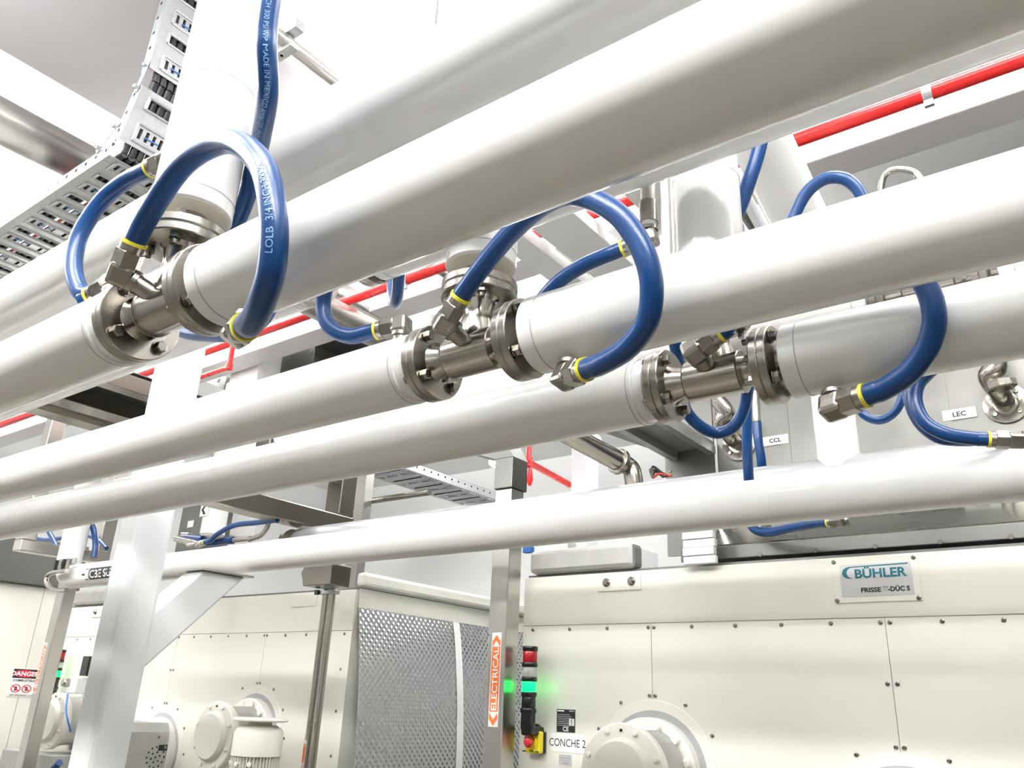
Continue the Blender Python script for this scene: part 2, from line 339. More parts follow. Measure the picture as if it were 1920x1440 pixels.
def tee(cx, y, z, label, noz, phase=PI / 4):
    t = thing('pipe_tee', label, 'pipe fitting', 'stainless flanged tees')
    g = G(); g.lathe((cx - .092, y, z), (1, 0, 0), [(0, .040), (.006, .036), (.028, .0295), (.036, .0295), (.038, .041), (.146, .041), (.148, .0295), (.160, .0295), (.178, .036), (.184, .040)], 56)
    obj('tee_body', g, 'polish', t)
    g = G(); g.lathe((cx, y, z + .02), (0, 0, 1), [(0, .037), (.03, .037), (.045, .031), (.062, .0295), (.082, .033), (.089, .040)], 48)
    obj('tee_branch', g, 'polish', t)
    for s in (-1, 1):
        obj('weld_seam', G().lathe((cx + s * .055, y, z), (1, 0, 0), [(-.0015, .0405), (0, .0422), (.0015, .0405)], 48), 'cast', t)
        f = obj('tee_flange', G().lathe((cx + s * .092 if s > 0 else cx - .108, y, z), (1, 0, 0), [(0, .073), (.002, .0745), (.014, .0745), (.016, .073)], 48), 'cast', t)
        obj('gasket', G().lathe((cx + s * .1085, y, z), (1, 0, 0), [(-.001, .071), (.001, .071)], 48), 'strip', t)
        for k in range(4):
            an = phase + k * PI / 2; dy, dz = .057 * math.cos(an), .057 * math.sin(an)
            inner, outer = (cx + s * .0915, cx + s * .1265)
            p1 = Vector((outer if s > 0 else inner, y + dy, z + dz)); p2 = Vector((inner if s > 0 else outer, y + dy, z + dz))
            obj('bolt', None, None, f, inst=BOLT, xf=along(p1, (1, 0, 0), k)); obj('nut', None, None, f, inst=NUTM, xf=along(p2, (-1, 0, 0), k + .4))
    f = obj('tee_flange', G().lathe((cx, y, z + .109), (0, 0, 1), [(0, .073), (.002, .0745), (.014, .0745), (.016, .073)], 48), 'cast', t)
    obj('gasket', G().lathe((cx, y, z + .1252), (0, 0, 1), [(0, .071), (.002, .071)], 48), 'strip', t)
    for k in range(4):
        an = PI / 4 + k * PI / 2; q = Vector((cx + .057 * math.cos(an), y + .057 * math.sin(an), z + .1085))
        obj('nut', None, None, f, inst=NUTM, xf=along(q, (0, 0, -1), k)); obj('bolt', None, None, f, inst=BOLT, xf=along(q + Vector((0, 0, .035)), (0, 0, 1), k))
    if noz is not None:
        d = Vector(noz).normalized(); c = Vector((cx, y, z)); L = Vector(noz).length - .016
        nz = obj('nozzle', G().cyl(c + d * .02, c + d * L, .0165, 24), 'cast', t)
        lab(obj('thread_tape', G().cyl(c + d * L, c + d * (L + .005), .0135, 20), 'strip', nz), 'white thread tape')
    return t
T1, T2, T3 = (-1.232, .64, .608), (-.923, 1.08, .617), (-.588, 1.414, .614)
N1, N2, N3 = (-.035, -.078, .035), (-.012, -.078, .033), (-.010, -.074, .030)
tee(*T1, 'nearest stainless flanged tee, under the tall riser with the beige plug', N1)
tee(*T2, 'middle stainless flanged tee, between the second row of white pipes', N2)
tee(*T3, 'third stainless flanged tee, at the right above the conche roof', N3)
L1 = run_left(-10.4, T1[0] - .1525, T1[1], T1[2], 'nearest white jacketed pipe left of the first tee')
R1 = run_right(T1[0] + .1445, 2.98, T1[1], T1[2], 'nearest and widest white jacketed pipe, right of the first tee')
L2 = run_left(-10.4, T2[0] - .1525, T2[1], T2[2], 'second-row white jacketed pipe left of the middle tee')
R2 = run_right(T2[0] + .1445, 2.98, T2[1], T2[2], 'second-row white jacketed pipe right of the middle tee')
L3 = run_left(-10.4, T3[0] - .1525, T3[1], T3[2], 'third-row white jacketed pipe left of the third tee')
R3 = run_right(T3[0] + .1445, 2.98, T3[1], T3[2], 'third-row white jacketed pipe right of the third tee')
V1 = riser(T1[0], T1[1], T1[2] + .179, CZ - .001, 'tall white riser above the nearest tee, with hoses on both sides')
V2 = riser(T2[0], T2[1], T2[2] + .179, CZ - .001, 'white riser above the middle tee')
V3 = riser(T3[0], T3[1], T3[2] + .179, 2.41, 'white riser above the third tee, at the right')
# back row tee (its flanges show under the nearest pipe), and the row behind the conche side
TB = (-1.535, 1.23, 1.055)
tee(*TB, 'stainless flanged tee half hidden behind the nearest white pipe', None)
run_left(-10.4, TB[0] - .1525, TB[1], TB[2], 'upper back-row white jacketed pipe left of the hidden tee')
run_right(TB[0] + .1445, 2.98, TB[1], TB[2], 'upper back-row white jacketed pipe right of the hidden tee')
riser(TB[0], TB[1], TB[2] + .179, 1.30, 'short capped white riser above the half-hidden tee, behind the topmost pipe')
p = WY(1742, 530, 1.93); TD = (p.x, 1.93, p.z - .012)
tee(*TD, 'stainless flanged tee glimpsed between the second-row and third-row pipes at right', None)
run_left(-2.6, TD[0] - .1525, TD[1], TD[2], 'white jacketed pipe glimpsed left of the far right tee')
run_right(TD[0] + .1445, 2.98, TD[1], TD[2], 'white jacketed pipe glimpsed right of the far right tee')
# rows over the machines
t = thing('jacketed_pipe', 'lowest white jacketed pipe carrying the black arrow label, with an elbow at its left end', 'pipe')
yl, zl = 2.408, .608; xl = -5.20
pth = [(2.98, yl, zl), (0, yl, zl), (-2, yl, zl), (-4, yl, zl), (xl + .10, yl, zl)] + [(xl + .10 - .10 * math.sin(a), yl, zl + .10 - .10 * math.cos(a)) for a in (.3, .6, .9, 1.2, PI / 2)] + [(xl, yl, zl + .3), (xl, yl, 1.5)]
obj('jacket', G().sweep(pth, .07, 48), 'jacket', t)
def strip_on_pipe(x0, x1, y, z, r, a0, a1, m, name, parent, out=.0008, n=10):
    g = G(); vs = []; fs = []
    for i in range(n + 1):
        a = a0 + (a1 - a0) * i / n
        for x in (x0, x1):
            for rr in (r + out, r + out + .0004): vs.append((x, y - rr * math.cos(a), z + rr * math.sin(a)))
    for i in range(n):
        b = i * 4; fs += [(b + 1, b + 5, b + 7, b + 3)]
    g.add(vs, fs, True); return obj(name, g, m, parent)
xb = WY(150, 1083, yl - .07).x; xe = WY(218, 1083, yl - .07).x
lab(strip_on_pipe(xb, xb + .10, yl, zl, .07, -.62, .30, 'label', 'arrow_label', t), 'white label with a black arrow')
lab(strip_on_pipe(xb + .085, xe + .25, yl, zl, .07, -.62, .30, 'blackink', 'pipe_label', t), 'black pipe label with white lettering')
def pb(x0, a0, r=.0722, hgt=None):
    return lambda u, v: Vector((x0 + u, yl - r * math.cos(a0 + v / r), zl + r * math.sin(a0 + v / r)))
text('CBE SU', .062, (0, 0, 0), (1, 0, 0), (0, 0, 1), 'whiteink', 'lettering', t, bold=.0012, sx=1.15, bend=pb(xb + .10, -.47))
g = G(); bf = pb(xb + .012, -.16)
poly = [(.0, 0), (.038, .032), (.070, .032), (.034, 0), (.070, -.032), (.038, -.032)]
g.add([bf(*q) for q in poly], [(0, 3, 2, 1), (0, 5, 4, 3)]); obj('arrow_mark', g, 'blackink', t)
for x in (-3.6, -1.5, .5): pass
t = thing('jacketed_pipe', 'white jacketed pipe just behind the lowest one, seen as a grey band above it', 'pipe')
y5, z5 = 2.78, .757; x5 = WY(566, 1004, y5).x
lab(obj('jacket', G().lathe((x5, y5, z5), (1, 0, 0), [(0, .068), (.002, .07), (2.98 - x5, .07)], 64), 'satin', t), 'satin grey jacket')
obj('end_cap', G().lathe((x5, y5, z5), (-1, 0, 0), [(0, .066), (.02, .058), (.03, .034)], 40), 'film', t)
obj('pipe_flange', G().lathe((x5 - .10, y5, z5), (1, 0, 0), [(0, .072), (.03, .072)], 40), 'cast', t); obj('pipe_stub', G().cyl((x5 - .35, y5, z5), (x5 - .03, y5, z5), .03, 24), 'polish', t)
xv = WY(1566, 800, y5).x
lab(obj('branch_riser', G().cyl((xv, y5, z5 + .02), (xv, y5, 1.2), .069, 48), 'jacket', t), 'white upright branch')
p = WY(400, 990, 2.75)
t = thing('riser_pipe', 'white riser with a black arrow tag left of the stainless bracket', 'pipe')
obj('jacket', G().lathe((p.x, 2.75, p.z - .06), (0, 0, 1), [(0, .03), (.006, .06), (.02, .07), (.95, .07)], 40), 'jacket', t)
tg = obj('arrow_label', G().box(p.x - .045, p.x + .03, 2.675, 2.6785, p.z + .055, p.z + .135), 'label', t)
g = G(); q = Vector((p.x - .035, 2.6745, p.z + .095)); g.add([q, q + Vector((.028, 0, .03)), q + Vector((.05, 0, .03)), q + Vector((.022, 0, 0)), q + Vector((.05, 0, -.03)), q + Vector((.028, 0, -.03))], [(0, 3, 2, 1), (0, 5, 4, 3)]); obj('arrow_mark', g, 'blackink', t)
# big slanting duct pipe at right
a = WZ(1432, 275, 1.75); b = WZ(1492, 398, 1.62); d = (b - a).normalized()
t = thing('duct_pipe', 'wide glossy white pipe slanting away beside the white beam at right', 'pipe')
obj('jacket', G().cyl(a - d * .25, b + d * .9, .095, 64), 'jacket', t); obj('support_rail', G().obox((a + b) / 2 + Vector((-.135, 0, .02)), d * .6, (.012, 0, 0), (0, 0, .03)), 'beam', t)
# ================================================================== HOSES
def bandfit(P, T, t, r, big=1.0):
    """yellow band, ferrule, hex nut and neck, from hose end P outward along T"""
    lab(obj('band', G().cyl(P - T * .003, P + T * .003, r * 1.16, 24), 'yellow', t), 'yellow band')
    g = G().cyl(P + T * .003, P + T * .014, r * 1.13, 24); 
    obj('ferrule', g, 'cast', t)
    obj('hex_nut', G().lathe(P + T * .014, T, [(0, r * 1.15), (.002, r * 1.30), (.028, r * 1.30), (.03, r * 1.15)], 6, smooth=False), 'cast', t)
    obj('neck', G().cyl(P + T * .03, P + T * .046, r * .82, 16), 'polish', t)
def elbow(C, T, D, t, r, arm=.03):
    """cast elbow at C between hose side T (into it) and arm direction D"""
    T = T.normalized(); D = D.normalized(); w = T.cross(D)
    if w.length < .2: w = frame(T)[0]
    w.normalize(); v = w.cross(T).normalized(); s = r * 1.12
    o = obj('elbow', G().obox(C, T * s, v * s, w * s * .98), 'cast', t, bevel=r * .45)
    obj('elbow_arm', G().cyl(C, C + D * arm, r * .95, 20), 'cast', t)
    obj('elbow_collar', G().lathe(C + D * s * .9, D, [(0, r * 1.18), (.008, r * 1.18)], 20), 'cast', t)
def hose(label, pts, r=.0172, a=None, b=None, group='blue rubber hoses', n=14, name='rubber_hose', rings=True, cat='hose'):
    """pts: world points. a/b: (corner, arm direction) of the fitting at either end"""
    t = thing(name, label, cat, group); P = [Vector(p) for p in pts]
    if a is not None:
        C = Vector(a[0]); T = (C - P[0]).normalized(); S = C - T * .058; P = [S, S - T * .02] + P; bandfit(S, T, t, r); elbow(C, T, Vector(a[1]), t, r, a[2] if len(a) > 2 else .03)
    if b is not None:
        C = Vector(b[0]); T = (C - P[-1]).normalized(); S = C - T * .058; P = P + [S - T * .02, S]; bandfit(S, T, t, r); elbow(C, T, Vector(b[1]), t, r, b[2] if len(b) > 2 else .03)
    c = spline(P, n); obj('hose_body', G().sweep(c, r, 20), 'hose', t); return t, c
def wy(*q): return [WY(*p) for p in q]
def hosetext(s, size, curve, r, s0, flip, t, side):
    """print s along a hose centreline, starting s0 metres from its start; side = outward direction of the print"""
    cum = [0]
    for i in range(1, len(curve)): cum.append(cum[-1] + (curve[i] - curve[i - 1]).length)
    def at(d):
        d = max(0, min(cum[-1] - 1e-4, d))
        for i in range(1, len(cum)):
            if cum[i] >= d: break
        k = (d - cum[i - 1]) / max(1e-9, cum[i] - cum[i - 1]); return curve[i - 1].lerp(curve[i], k), (curve[i] - curve[i - 1]).normalized()
    def bend(u, v):
        p, T = at(s0 + (-u if flip else u))
        N = (side - T * side.dot(T)).normalized(); B = (T if not flip else -T); W = N.cross(B)
        an = (v - size * .35) / r
        return p + (N * math.cos(an) + W * math.sin(an)) * (r + .0006)
    return text(s, size, (0, 0, 0), (1, 0, 0), (0, 0, 1), 'hosetext', 'lettering', t, bend=bend, sx=.95)
V = Vector
c1 = V(T1) + V(N1); c2 = V(T2) + V(N2); c3 = V(T3) + V(N3)
e = WY(447, 622, .615)
t, cv = hose('thick blue hose arching from the nearest tee over to the nearest pipe underside', wy((252, 455, .555), (280, 400, .545), (345, 308, .53), (425, 265, .52), (488, 305, .51), (512, 400, .515), (510, 500, .53), (492, 565, .55), (472, 604, .575)), .0182, a=(c1, -V(N1)), b=(e, V((.3, .4, 1))))
obj('side_plug', G().lathe(e + V((.02, -.005, .004)), (1, -.1, .12), [(0, .015), (.032, .017), (.036, .0145), (.046, .0145)], 8, smooth=False), 'cast', t)
hosetext('LOLB  3/4 INCH 300 PSI', .0135, cv, .0182, .66, True, t, V((.50, -.70, -.25)))
t, cv = hose('straight-hanging blue hose with pale print, along the right side of the tall riser', wy((514, -160, .54), (512, -60, .54), (507, 0, .55), (500, 60, .56), (500, 100, .57), (503, 165, .60), (497, 217, .635), (487, 270, .68), (474, 325, .72), (457, 385, .745), (425, 450, .75)), .0172)
hosetext('LOLB 3/4 INCH 300 PSI WP MADE IN MEXICO AM061222  09:05:60', .0115, cv, .0172, .155, False, t, V((.75, -.62, -.45)))
e = WY(318, 298, .64); e2 = WY(213, 531, .64)
hose('blue hose looping left from the tall riser down to the nearest left pipe', wy((235, 340, .63), (190, 378, .62), (150, 440, .61), (138, 500, .61), (152, 548, .62), (178, 551, .63)), .0172, a=(e, (.9, .2, .2)), b=(e2, (.3, 0, -1), .05))
e = WY(1061, 706, 1.05)
hose('thick blue hose arching from the middle tee to the second-row pipe underside', wy((867, 552, .99), (905, 500, .97), (955, 440, .95), (1010, 390, .93), (1060, 366, .92), (1107, 373, .92), (1152, 397, .92), (1184, 432, .925), (1212, 486, .935), (1222, 544, .95), (1212, 606, .97), (1176, 653, .99), (1128, 682, 1.01)), .0176, a=(c2, -V(N2)), b=(e, V((0, .4, 1))))
e = WY(753, 611, 1.08)
hose('short blue hose curling up from the second-row left pipe end behind the nearest pipe', wy((830, 440, 1.04), (760, 430, 1.04), (680, 455, 1.02), (625, 510, 1.01), (606, 570, 1.02), (618, 612, 1.03), (655, 630, 1.05)), .0172, b=(e, (0, 0, -1), .05))
e = WY(1217, 447, 1.32); e2 = WY(1160, 655, 1.40)
t, cv = hose('dark blue hose running from a threaded elbow down behind the second-row pipe', wy((1140, 478, 1.31), (1090, 500, 1.31), (1040, 535, 1.31), (1005, 585, 1.32), (1010, 650, 1.34), (1070, 668, 1.37)), .0165, a=(e, (0, 0, 1), .02), b=(e2, (0, 0, -1), .04))
up = V((0, 0, 1))
lab(obj('thread_tape', G().cyl(e + up * .02, e + up * .036, .0165, 20), 'strip', t), 'white thread tape')
obj('pipe_coupling', G().lathe(e + up * .036, up, [(0, .020), (.05, .020)], 20), 'cast', t); obj('supply_pipe', G().cyl(e + up * .086, e + up * .75, .0155, 20), 'steel', t)
e = WY(1563, 762, 1.38)
hose('thick blue hose arching from the third tee to the third-row pipe underside', wy((1356, 620, 1.34), (1400, 570, 1.32), (1470, 520, 1.30), (1560, 485, 1.29), (1650, 480, 1.29), (1710, 505, 1.30), (1740, 545, 1.31), (1752, 592, 1.32), (1746, 632, 1.33), (1728, 670, 1.34), (1697, 705, 1.35), (1655, 731, 1.36)), .0186, a=(c3, -V(N3)), b=(e, V((0, .4, 1))))
hose('blue hose descending on the right side of the third riser', wy((1450, 170, 1.52), (1432, 240, 1.52), (1420, 290, 1.52), (1404, 340, 1.52), (1386, 390, 1.53), (1360, 440, 1.54)), .0165)
e = WY(1640, 420, 1.93)
hose('bright blue hose arching above the second-row pipe under the white beam', wy((1470, 470, 1.9), (1488, 408, 1.9), (1512, 362, 1.9), (1545, 336, 1.9), (1580, 334, 1.9), (1604, 350, 1.91), (1618, 372, 1.92)), .0165, b=(e, (0, 0, -1)))
t = thing('pipe_loop', 'bent stainless handle-shaped pipe loop beside the bright blue arch', 'pipe')
obj('loop', G().sweep(spline(wy((1650, 400, 1.95), (1652, 350, 1.95), (1659, 328, 1.95), (1675, 319, 1.95), (1700, 319, 1.95), (1718, 326, 1.95), (1728, 345, 1.95), (1735, 400, 1.95)), 8), .0085, 14), 'polish', t)
hose('blue hose end loop hanging under the back-row pipe, beside the red line', wy((752, 450, 1.27), (749, 500, 1.30), (746, 545, 1.34), (742, 566, 1.38), (738, 568, 1.42), (736, 545, 1.46), (735, 500, 1.48), (735, 440, 1.47)), .0165)
hose('blue hose passing under the nearest tee behind its flange', wy((300, 600, 1.12), (345, 624, 1.12), (390, 630, 1.12), (440, 628, 1.12), (490, 605, 1.13), (520, 560, 1.14)), .0165)
# hoses in front of the stainless hopper
hose('blue hose hooking down beside the third tee flange and up in a U', wy((1255, 600, 1.75), (1266, 645, 1.78), (1275, 700, 1.85), (1285, 765, 1.95), (1310, 797, 2.0), (1345, 812, 2.05), (1378, 797, 2.06), (1398, 755, 2.05), (1405, 690, 2.0), (1405, 640, 2.02)), .0165)
hose('straight blue hose dropping in front of the grey-looking pipe', wy((1395, 700, 2.5), (1400, 760, 2.5), (1401, 840, 2.54), (1404, 900, 2.60), (1408, 950, 2.69)), .0172)
t, cv = hose('short blue hose below a chrome ferrule, left of the CCL tag', wy((1419, 792, 3.1), (1422, 830, 3.1), (1428, 870, 3.12), (1428, 930, 3.2), (1416, 975, 3.38)), .0185)
a = WY(1416, 735, 3.1); b = WY(1419, 791, 3.1); obj('ferrule', G().cyl(a, b, .017, 20), 'polish', t)
e = WY(1905, 826, 2.2)
hose('blue hose sweeping right below the LEC tag into a bright hex fitting', wy((1750, 690, 2.15), (1722, 720, 2.14), (1717, 755, 2.13), (1735, 792, 2.13), (1775, 814, 2.14), (1830, 823, 2.17)), .0172, b=(e, (1, .3, .1)))
hose('darker blue hose curving behind the one that sweeps right below the LEC tag', wy((1700, 640, 2.2), (1702, 690, 2.3), (1704, 745, 2.3), (1722, 790, 2.3), (1757, 820, 2.3), (1800, 826, 2.32), (1850, 824, 2.34), (1900, 824, 2.4)), .0155)
t, cv = hose('slack blue hose loop left of the LEC tag, with a chrome end', wy((1600, 750, 2.4), (1620, 778, 2.4), (1650, 788, 2.4), (1678, 772, 2.4), (1693, 740, 2.4), (1697, 700, 2.4)), .0125)
obj('ferrule', G().cyl(WY(1703, 715, 2.45), WY(1704, 746, 2.45), .011, 16), 'polish', t)
e = WY(1578, 978, 3.2)
hose('dark blue hose lying low over the conche roof under the lowest pipe', wy((1398, 960, 3.45), (1412, 990, 3.4), (1440, 998, 3.35), (1480, 990, 3.3), (1530, 981, 3.25)), .0185, b=(e, (1, 0, .1)))
# ================================================================== CONCHE MACHINES
YF = 3.4
def ring_things(t, cx, cz, k):
    """round bearing port on the machine front"""
    n = 56
    obj('port_lip', G().lathe((cx, YF - .0035, cz), (0, -1, 0), [(-.003, .283), (0, .285), (.004, .283), (.004, .243), (-.003, .243)], n, cap=False), 'gear', t)
    obj('port_well_shade', G().lathe((cx, YF - .0035, cz), (0, -1, 0), [(.0035, .244), (.0035, .243), (.001, .236)], n), 'soffit', t)  # flat grey disc paints the shade of the port recess
    pf = obj('port_flange', G().lathe((cx, YF - .005, cz), (0, -1, 0), [(0, .215), (.048, .215), (.055, .208), (.055, .15)], n), 'gear', t)
    for i in range(12):
        an = 2 * PI * i / 12 + .26; o = obj('flange_bolt', None, None, pf, inst=GB, xf=along((cx + .185 * math.cos(an), YF - .060, cz + .185 * math.sin(an)), (0, -1, 0), i))
    for i in range(11):
        an = PI / 2 + (i - 5) * .52 * 1.0
        if i == 5:
            for s in (-.014, .014): obj('rivet', None, None, t, inst=RIV, xf=along((cx + s, YF - .004, cz + .302), (0, -1, 0)))
        else: obj('rivet', None, None, t, inst=RIV, xf=along((cx + .310 * math.cos(an), YF - .004, cz + .310 * math.sin(an)), (0, -1, 0)))
GB = mesh(G().lathe((0, 0, 0), (0, 0, 1), [(0, .020), (.004, .0215), (.004, .018), (.014, .018), (.018, .013)], 14), 'flange_bolt', 'gear')
GB2 = mesh(G().lathe((0, 0, 0), (0, 0, 1), [(0, .011), (.010, .011), (.013, .007)], 10), 'flange_bolt', 'gear')
def gearbox(cx, cz, label, guard=True, foot=True):
    t = thing('gearbox', label, 'gearbox')
    y0 = YF - .062
    hs = obj('housing', G().lathe((cx, y0, cz), (0, -1, 0), [(0, .150), (.04, .158), (.12, .165), (.165, .182), (.175, .190), (.205, .192), (.212, .186), (.214, .135)], 56), 'gear', t)
    if foot: obj('foot', G().box(cx - .16, cx + .16, y0 - .17, y0 - .01, cz - .30, cz - .14), 'gear', t, bevel=.02)
    lab(obj('end_cover', G().lathe((cx, y0 - .2145, cz), (0, -1, 0), [(0, .138), (.022, .132), (.032, .122), (.034, .10)], 48), 'gear', t), 'flat round end cover')
    for i in range(8):
        an = 2 * PI * i / 8 + .39; obj('flange_bolt', None, None, hs, inst=GB2, xf=along((cx + .165 * math.cos(an), y0 - .2125, cz + .165 * math.sin(an)), (0, -1, 0)))
    obj('oil_plug', G().cyl((cx, y0 - .212, cz + .163), (cx, y0 - .218, cz + .163), .006, 10), 'black', hs)
    if guard:  # curved metal plate filling the window between housing and port flange
        g = G(); n = 14; vs = []; r = .176
        for i in range(n + 1):
            a = -.35 + 1.55 * i / n
            for yy in (y0 - .005, y0 - .155): 
                for rr in (r, r + .003): vs.append((cx + rr * math.cos(a), yy, cz + rr * math.sin(a)))
        fs = []
        for i in range(n):
            b = 4 * i; fs += [(b + 1, b + 5, b + 7, b + 3), (b, b + 2, b + 6, b + 4), (b, b + 4, b + 5, b + 1), (b + 2, b + 3, b + 7, b + 6)]
        fs += [(0, 1, 3, 2), (4 * n, 4 * n + 2, 4 * n + 3, 4 * n + 1)]
        g.add(vs, fs); lab(obj('guard_plate', g, 'guard', t), 'bare metal guard plate')
    return t
def conche(xo, label, full):
    t = thing('conche_machine', label, 'machine', None); xl, xr = -2.483 + xo, .97 + xo; yb = 5.25
    obj('body', G().box(xl + .004, xr - .004, YF + .004, yb, Z0 + .12, .602), 'cream', t)
    obj('plinth', G().box(xl + .05, xr - .05, YF + .06, yb - .05, Z0, Z0 + .12), 'sheet', t)
    # upper front sheet and the vertical panels below the rivet row
    obj('front_panel', G().box(xl, xr, YF - .003, YF + .004, .368, .600), 'cream', t, bevel=.002)
    xs = [xl, -1.779 + xo, -.797 + xo, .181 + xo, xr]
    for i in range(4): obj('front_panel', G().box(xs[i] + (.0012 if i else 0), xs[i + 1] - (.0012 if i < 3 else 0), YF - .003, YF + .004, Z0 + .13, .3655), 'cream', t, bevel=.001)
    for x in [xl + .06] + [-2.209 + xo, -2.004 + xo] + [(-1.779 + s + xo) for s in (-.014, .014)] + [(-1.779 + xo + .1955 * k) for k in (1, 2, 3, 4)] + [(-.797 + s + xo) for s in (-.017, .017)] + [(-.797 + xo + .1955 * k) for k in (1, 2, 3, 4)] + [(.181 + s + xo) for s in (-.014, .014)] + [(.181 + xo + .1955 * k) for k in (1, 2, 3)] + [xr - .06]:
        obj('rivet', None, None, t, inst=RIV, xf=along((x, YF - .0032, .349), (0, -1, 0)))
    for cx in (-1.779, -.797, .181):
        for s in (-.017, .017):
            if cx == -.797: obj('rivet', None, None, t, inst=RIV, xf=along((cx + s + xo, YF - .0032, .132), (0, -1, 0)))
    for z in (.155, -.07, -.30):
        for x in (xl + .06, xr - .06): obj('rivet', None, None, t, inst=RIV, xf=along((x, YF - .0032, z), (0, -1, 0)))
    for cx, cz in ((-1.779, -.237), (-.797, -.384), (.181, -.237)): ring_things(t, cx + xo, cz, 0)
    # lifting plate with two cap bolts
    obj('lifting_plate', G().box(-2.055 + xo, -1.825 + xo, YF - .008, YF - .0032, .515, .590), 'cream', t, bevel=.002)
    for x in (-2.005, -1.872): obj('cap_bolt', G().lathe((x + xo, YF - .008, .555), (0, -1, 0), [(0, .020), (.004, .020), (.008, .014), (.016, .010)], 20), 'bolt', t)
    obj('lifting_plate', G().box(.40 + xo, .63 + xo, YF - .008, YF - .0032, .515, .590), 'cream', t, bevel=.002)
    # top channel
    obj('top_channel', G().box(xl + .03, -1.86 + xo, YF - .012, YF + .09, .618, .735), 'guard', t, bevel=.022)
    obj('roof_sheet', G().box(xl, xr, YF + .03, yb, .6025, .617), 'sheet', t)
    return t
mc2 = conche(0, 'cream conche machine with the teal maker plate, at right', True)
mc1 = conche(-4.68, 'cream conche machine behind the white column, at left', False)
def signal_tower(xo, label):
    t = thing('signal_tower', label, 'signal light'); x, y = -2.366 + (xo if xo == 0 else xo * .97), 3.30; r = .036; kz = .97
    def seg(n, z0, z1, m, rr=r, l=None):
        o = obj(n, G().lathe((x, y, z0 * kz), (0, 0, 1), [(0, rr - .002), (.003, rr), ((z1 - z0) * kz - .003, rr), ((z1 - z0) * kz, rr - .002)], 28), m, t)
        if l: lab(o, l)
        return o
    seg('cap', .250, .272, 'black', .037); seg('lens', .197, .250, 'redlens', .034, 'dark red lens'); seg('collar', .176, .197, 'black', .037)
    seg('lens', .132, .176, 'clear', .034, 'clear lens'); seg('collar', .110, .132, 'black', .037)
    seg('lens', .064, .110, 'green', .034, 'lit green lens'); seg('collar', .042, .064, 'black', .037); seg('lens', -.008, .042, 'black', .033, 'unlit black segment'); seg('base', -.030, -.008, 'black', .038)
    obj('stand', G().lathe((x, y, -.115), (0, 0, 1), [(0, .022), (.018, .034), (.0855, .034)], 28), 'black', t, bevel=0)
    obj('bracket', G().box(x - .03, x + .03, y - .018, YF - .0035, -.125, -.085), 'black', t, bevel=.012)
    obj('bracket_foot', G().lathe((x - .02, YF - .0035, -.108), (0, -1, 0), [(0, .035), (.02, .035), (.024, .03)], 24), 'black', t)
    return t
signal_tower(0, 'black signal tower with lit green lens beside the second conche nameplates'); signal_tower(-4.68, 'black signal tower with lit green lens left of the white column')
# emergency stop
t = thing('emergency_stop', 'yellow emergency stop box with red mushroom button left of the CONCHE 2 sign', 'emergency stop')
ex, ez = -2.376, -.152
obj('back_box', G().box(ex - .036, ex + .050, YF - .022, YF - .0035, ez - .045, ez + .045), 'black', t, bevel=.004)
fb = obj('front_box', G().box(ex - .038, ex + .048, YF - .055, YF - .0222, ez - .047, ez + .047), 'estop', t, bevel=.008)
obj('button_ring', G().lathe((ex + .003, YF - .055, ez), (0, -1, 0), [(0, .026), (.006, .024)], 28), 'estop', t)
lab(obj('button', G().lathe((ex + .003, YF - .061, ez), (0, -1, 0), [(0, .013), (.014, .013), (.016, .022), (.026, .023), (.034, .018), (.037, .008)], 28), 'knob', t), 'red mushroom button')
for sx in (-.031, .041):
    for sz in (-.039, .039): obj('screw', G().cyl((ex + sx, YF - .055, ez + sz), (ex + sx, YF - .0765, ez + sz), .003, 8), 'black', fb)
g = G()
for i in range(12):
    a0, a1 = .3 + i * .2, .3 + (i + 1) * .2
    g.add([(ex + .003 + r * math.cos(a), YF - .0763, ez + r * math.sin(a)) for (r, a) in ((.028, a0), (.028, a1), (.033, a1), (.033, a0))], [(0, 1, 2, 3)])
obj('arrow_mark', g, 'blackink', t); text('PUSH', .009, (ex + .003, YF - .0558, ez - .040), (1, 0, 0), (0, 0, 1), 'blackink', 'lettering', t, 'CENTER', bold=.0004)
# name plates
U, W3 = (1, 0, 0), (0, 0, 1)
def plate(x0, x1, z0, z1, m, label, cat, name, y=YF - .0032, th=.0015, parent=None):
    o = obj(name, G().box(x0, x1, y - th, y, z0, z1), m, parent)
    if parent is None: tag(o, label, cat)
    return o
o = plate(-2.303, -2.123, -.186, -.108, 'label', 'white sign reading CONCHE 2', 'sign', 'machine_sign')
text('CONCHE 2', .047, (-2.213, YF - .0048, -.163), U, W3, 'blackink', 'lettering', o, 'CENTER', sx=.84)
o = plate(-2.272, -2.172, -.103, -.006, 'blackink', 'small black rating plate with a CE mark above the CONCHE 2 sign', 'plate', 'rating_plate')
text('CE', .027, (-2.222, YF - .0048, -.098), U, W3, 'whiteink', 'lettering', o, 'CENTER', bold=.0006)
g = G(); Yp = YF - .0052
for i in range(7): g.box(-2.268, -2.200 + .008 * (i % 3), Yp, Yp + .0004, -.030 - i * .0075, -.0285 - i * .0075)
g.box(-2.204, -2.192, Yp, Yp + .0004, -.075, -.045); g.box(-2.188, -2.176, Yp, Yp + .0004, -.075, -.045); g.box(-2.268, -2.232, Yp, Yp + .0004, -.016, -.010); g.box(-2.205, -2.178, Yp, Yp + .0004, -.014, -.011)
obj('print_lines', g, 'whiteink', o)
o = plate(-2.256, -2.188, -.240, -.196, 'platelab', 'small silver label with printed lines under the CONCHE 2 sign', 'label', 'asset_label')
g = G(); g.box(-2.253, -2.191, Yp, Yp + .0004, -.2015, -.1995)
for i in range(12): g.box(-2.252 + i * .005, -2.2485 + i * .005, Yp, Yp + .0004, -.213, -.206); 
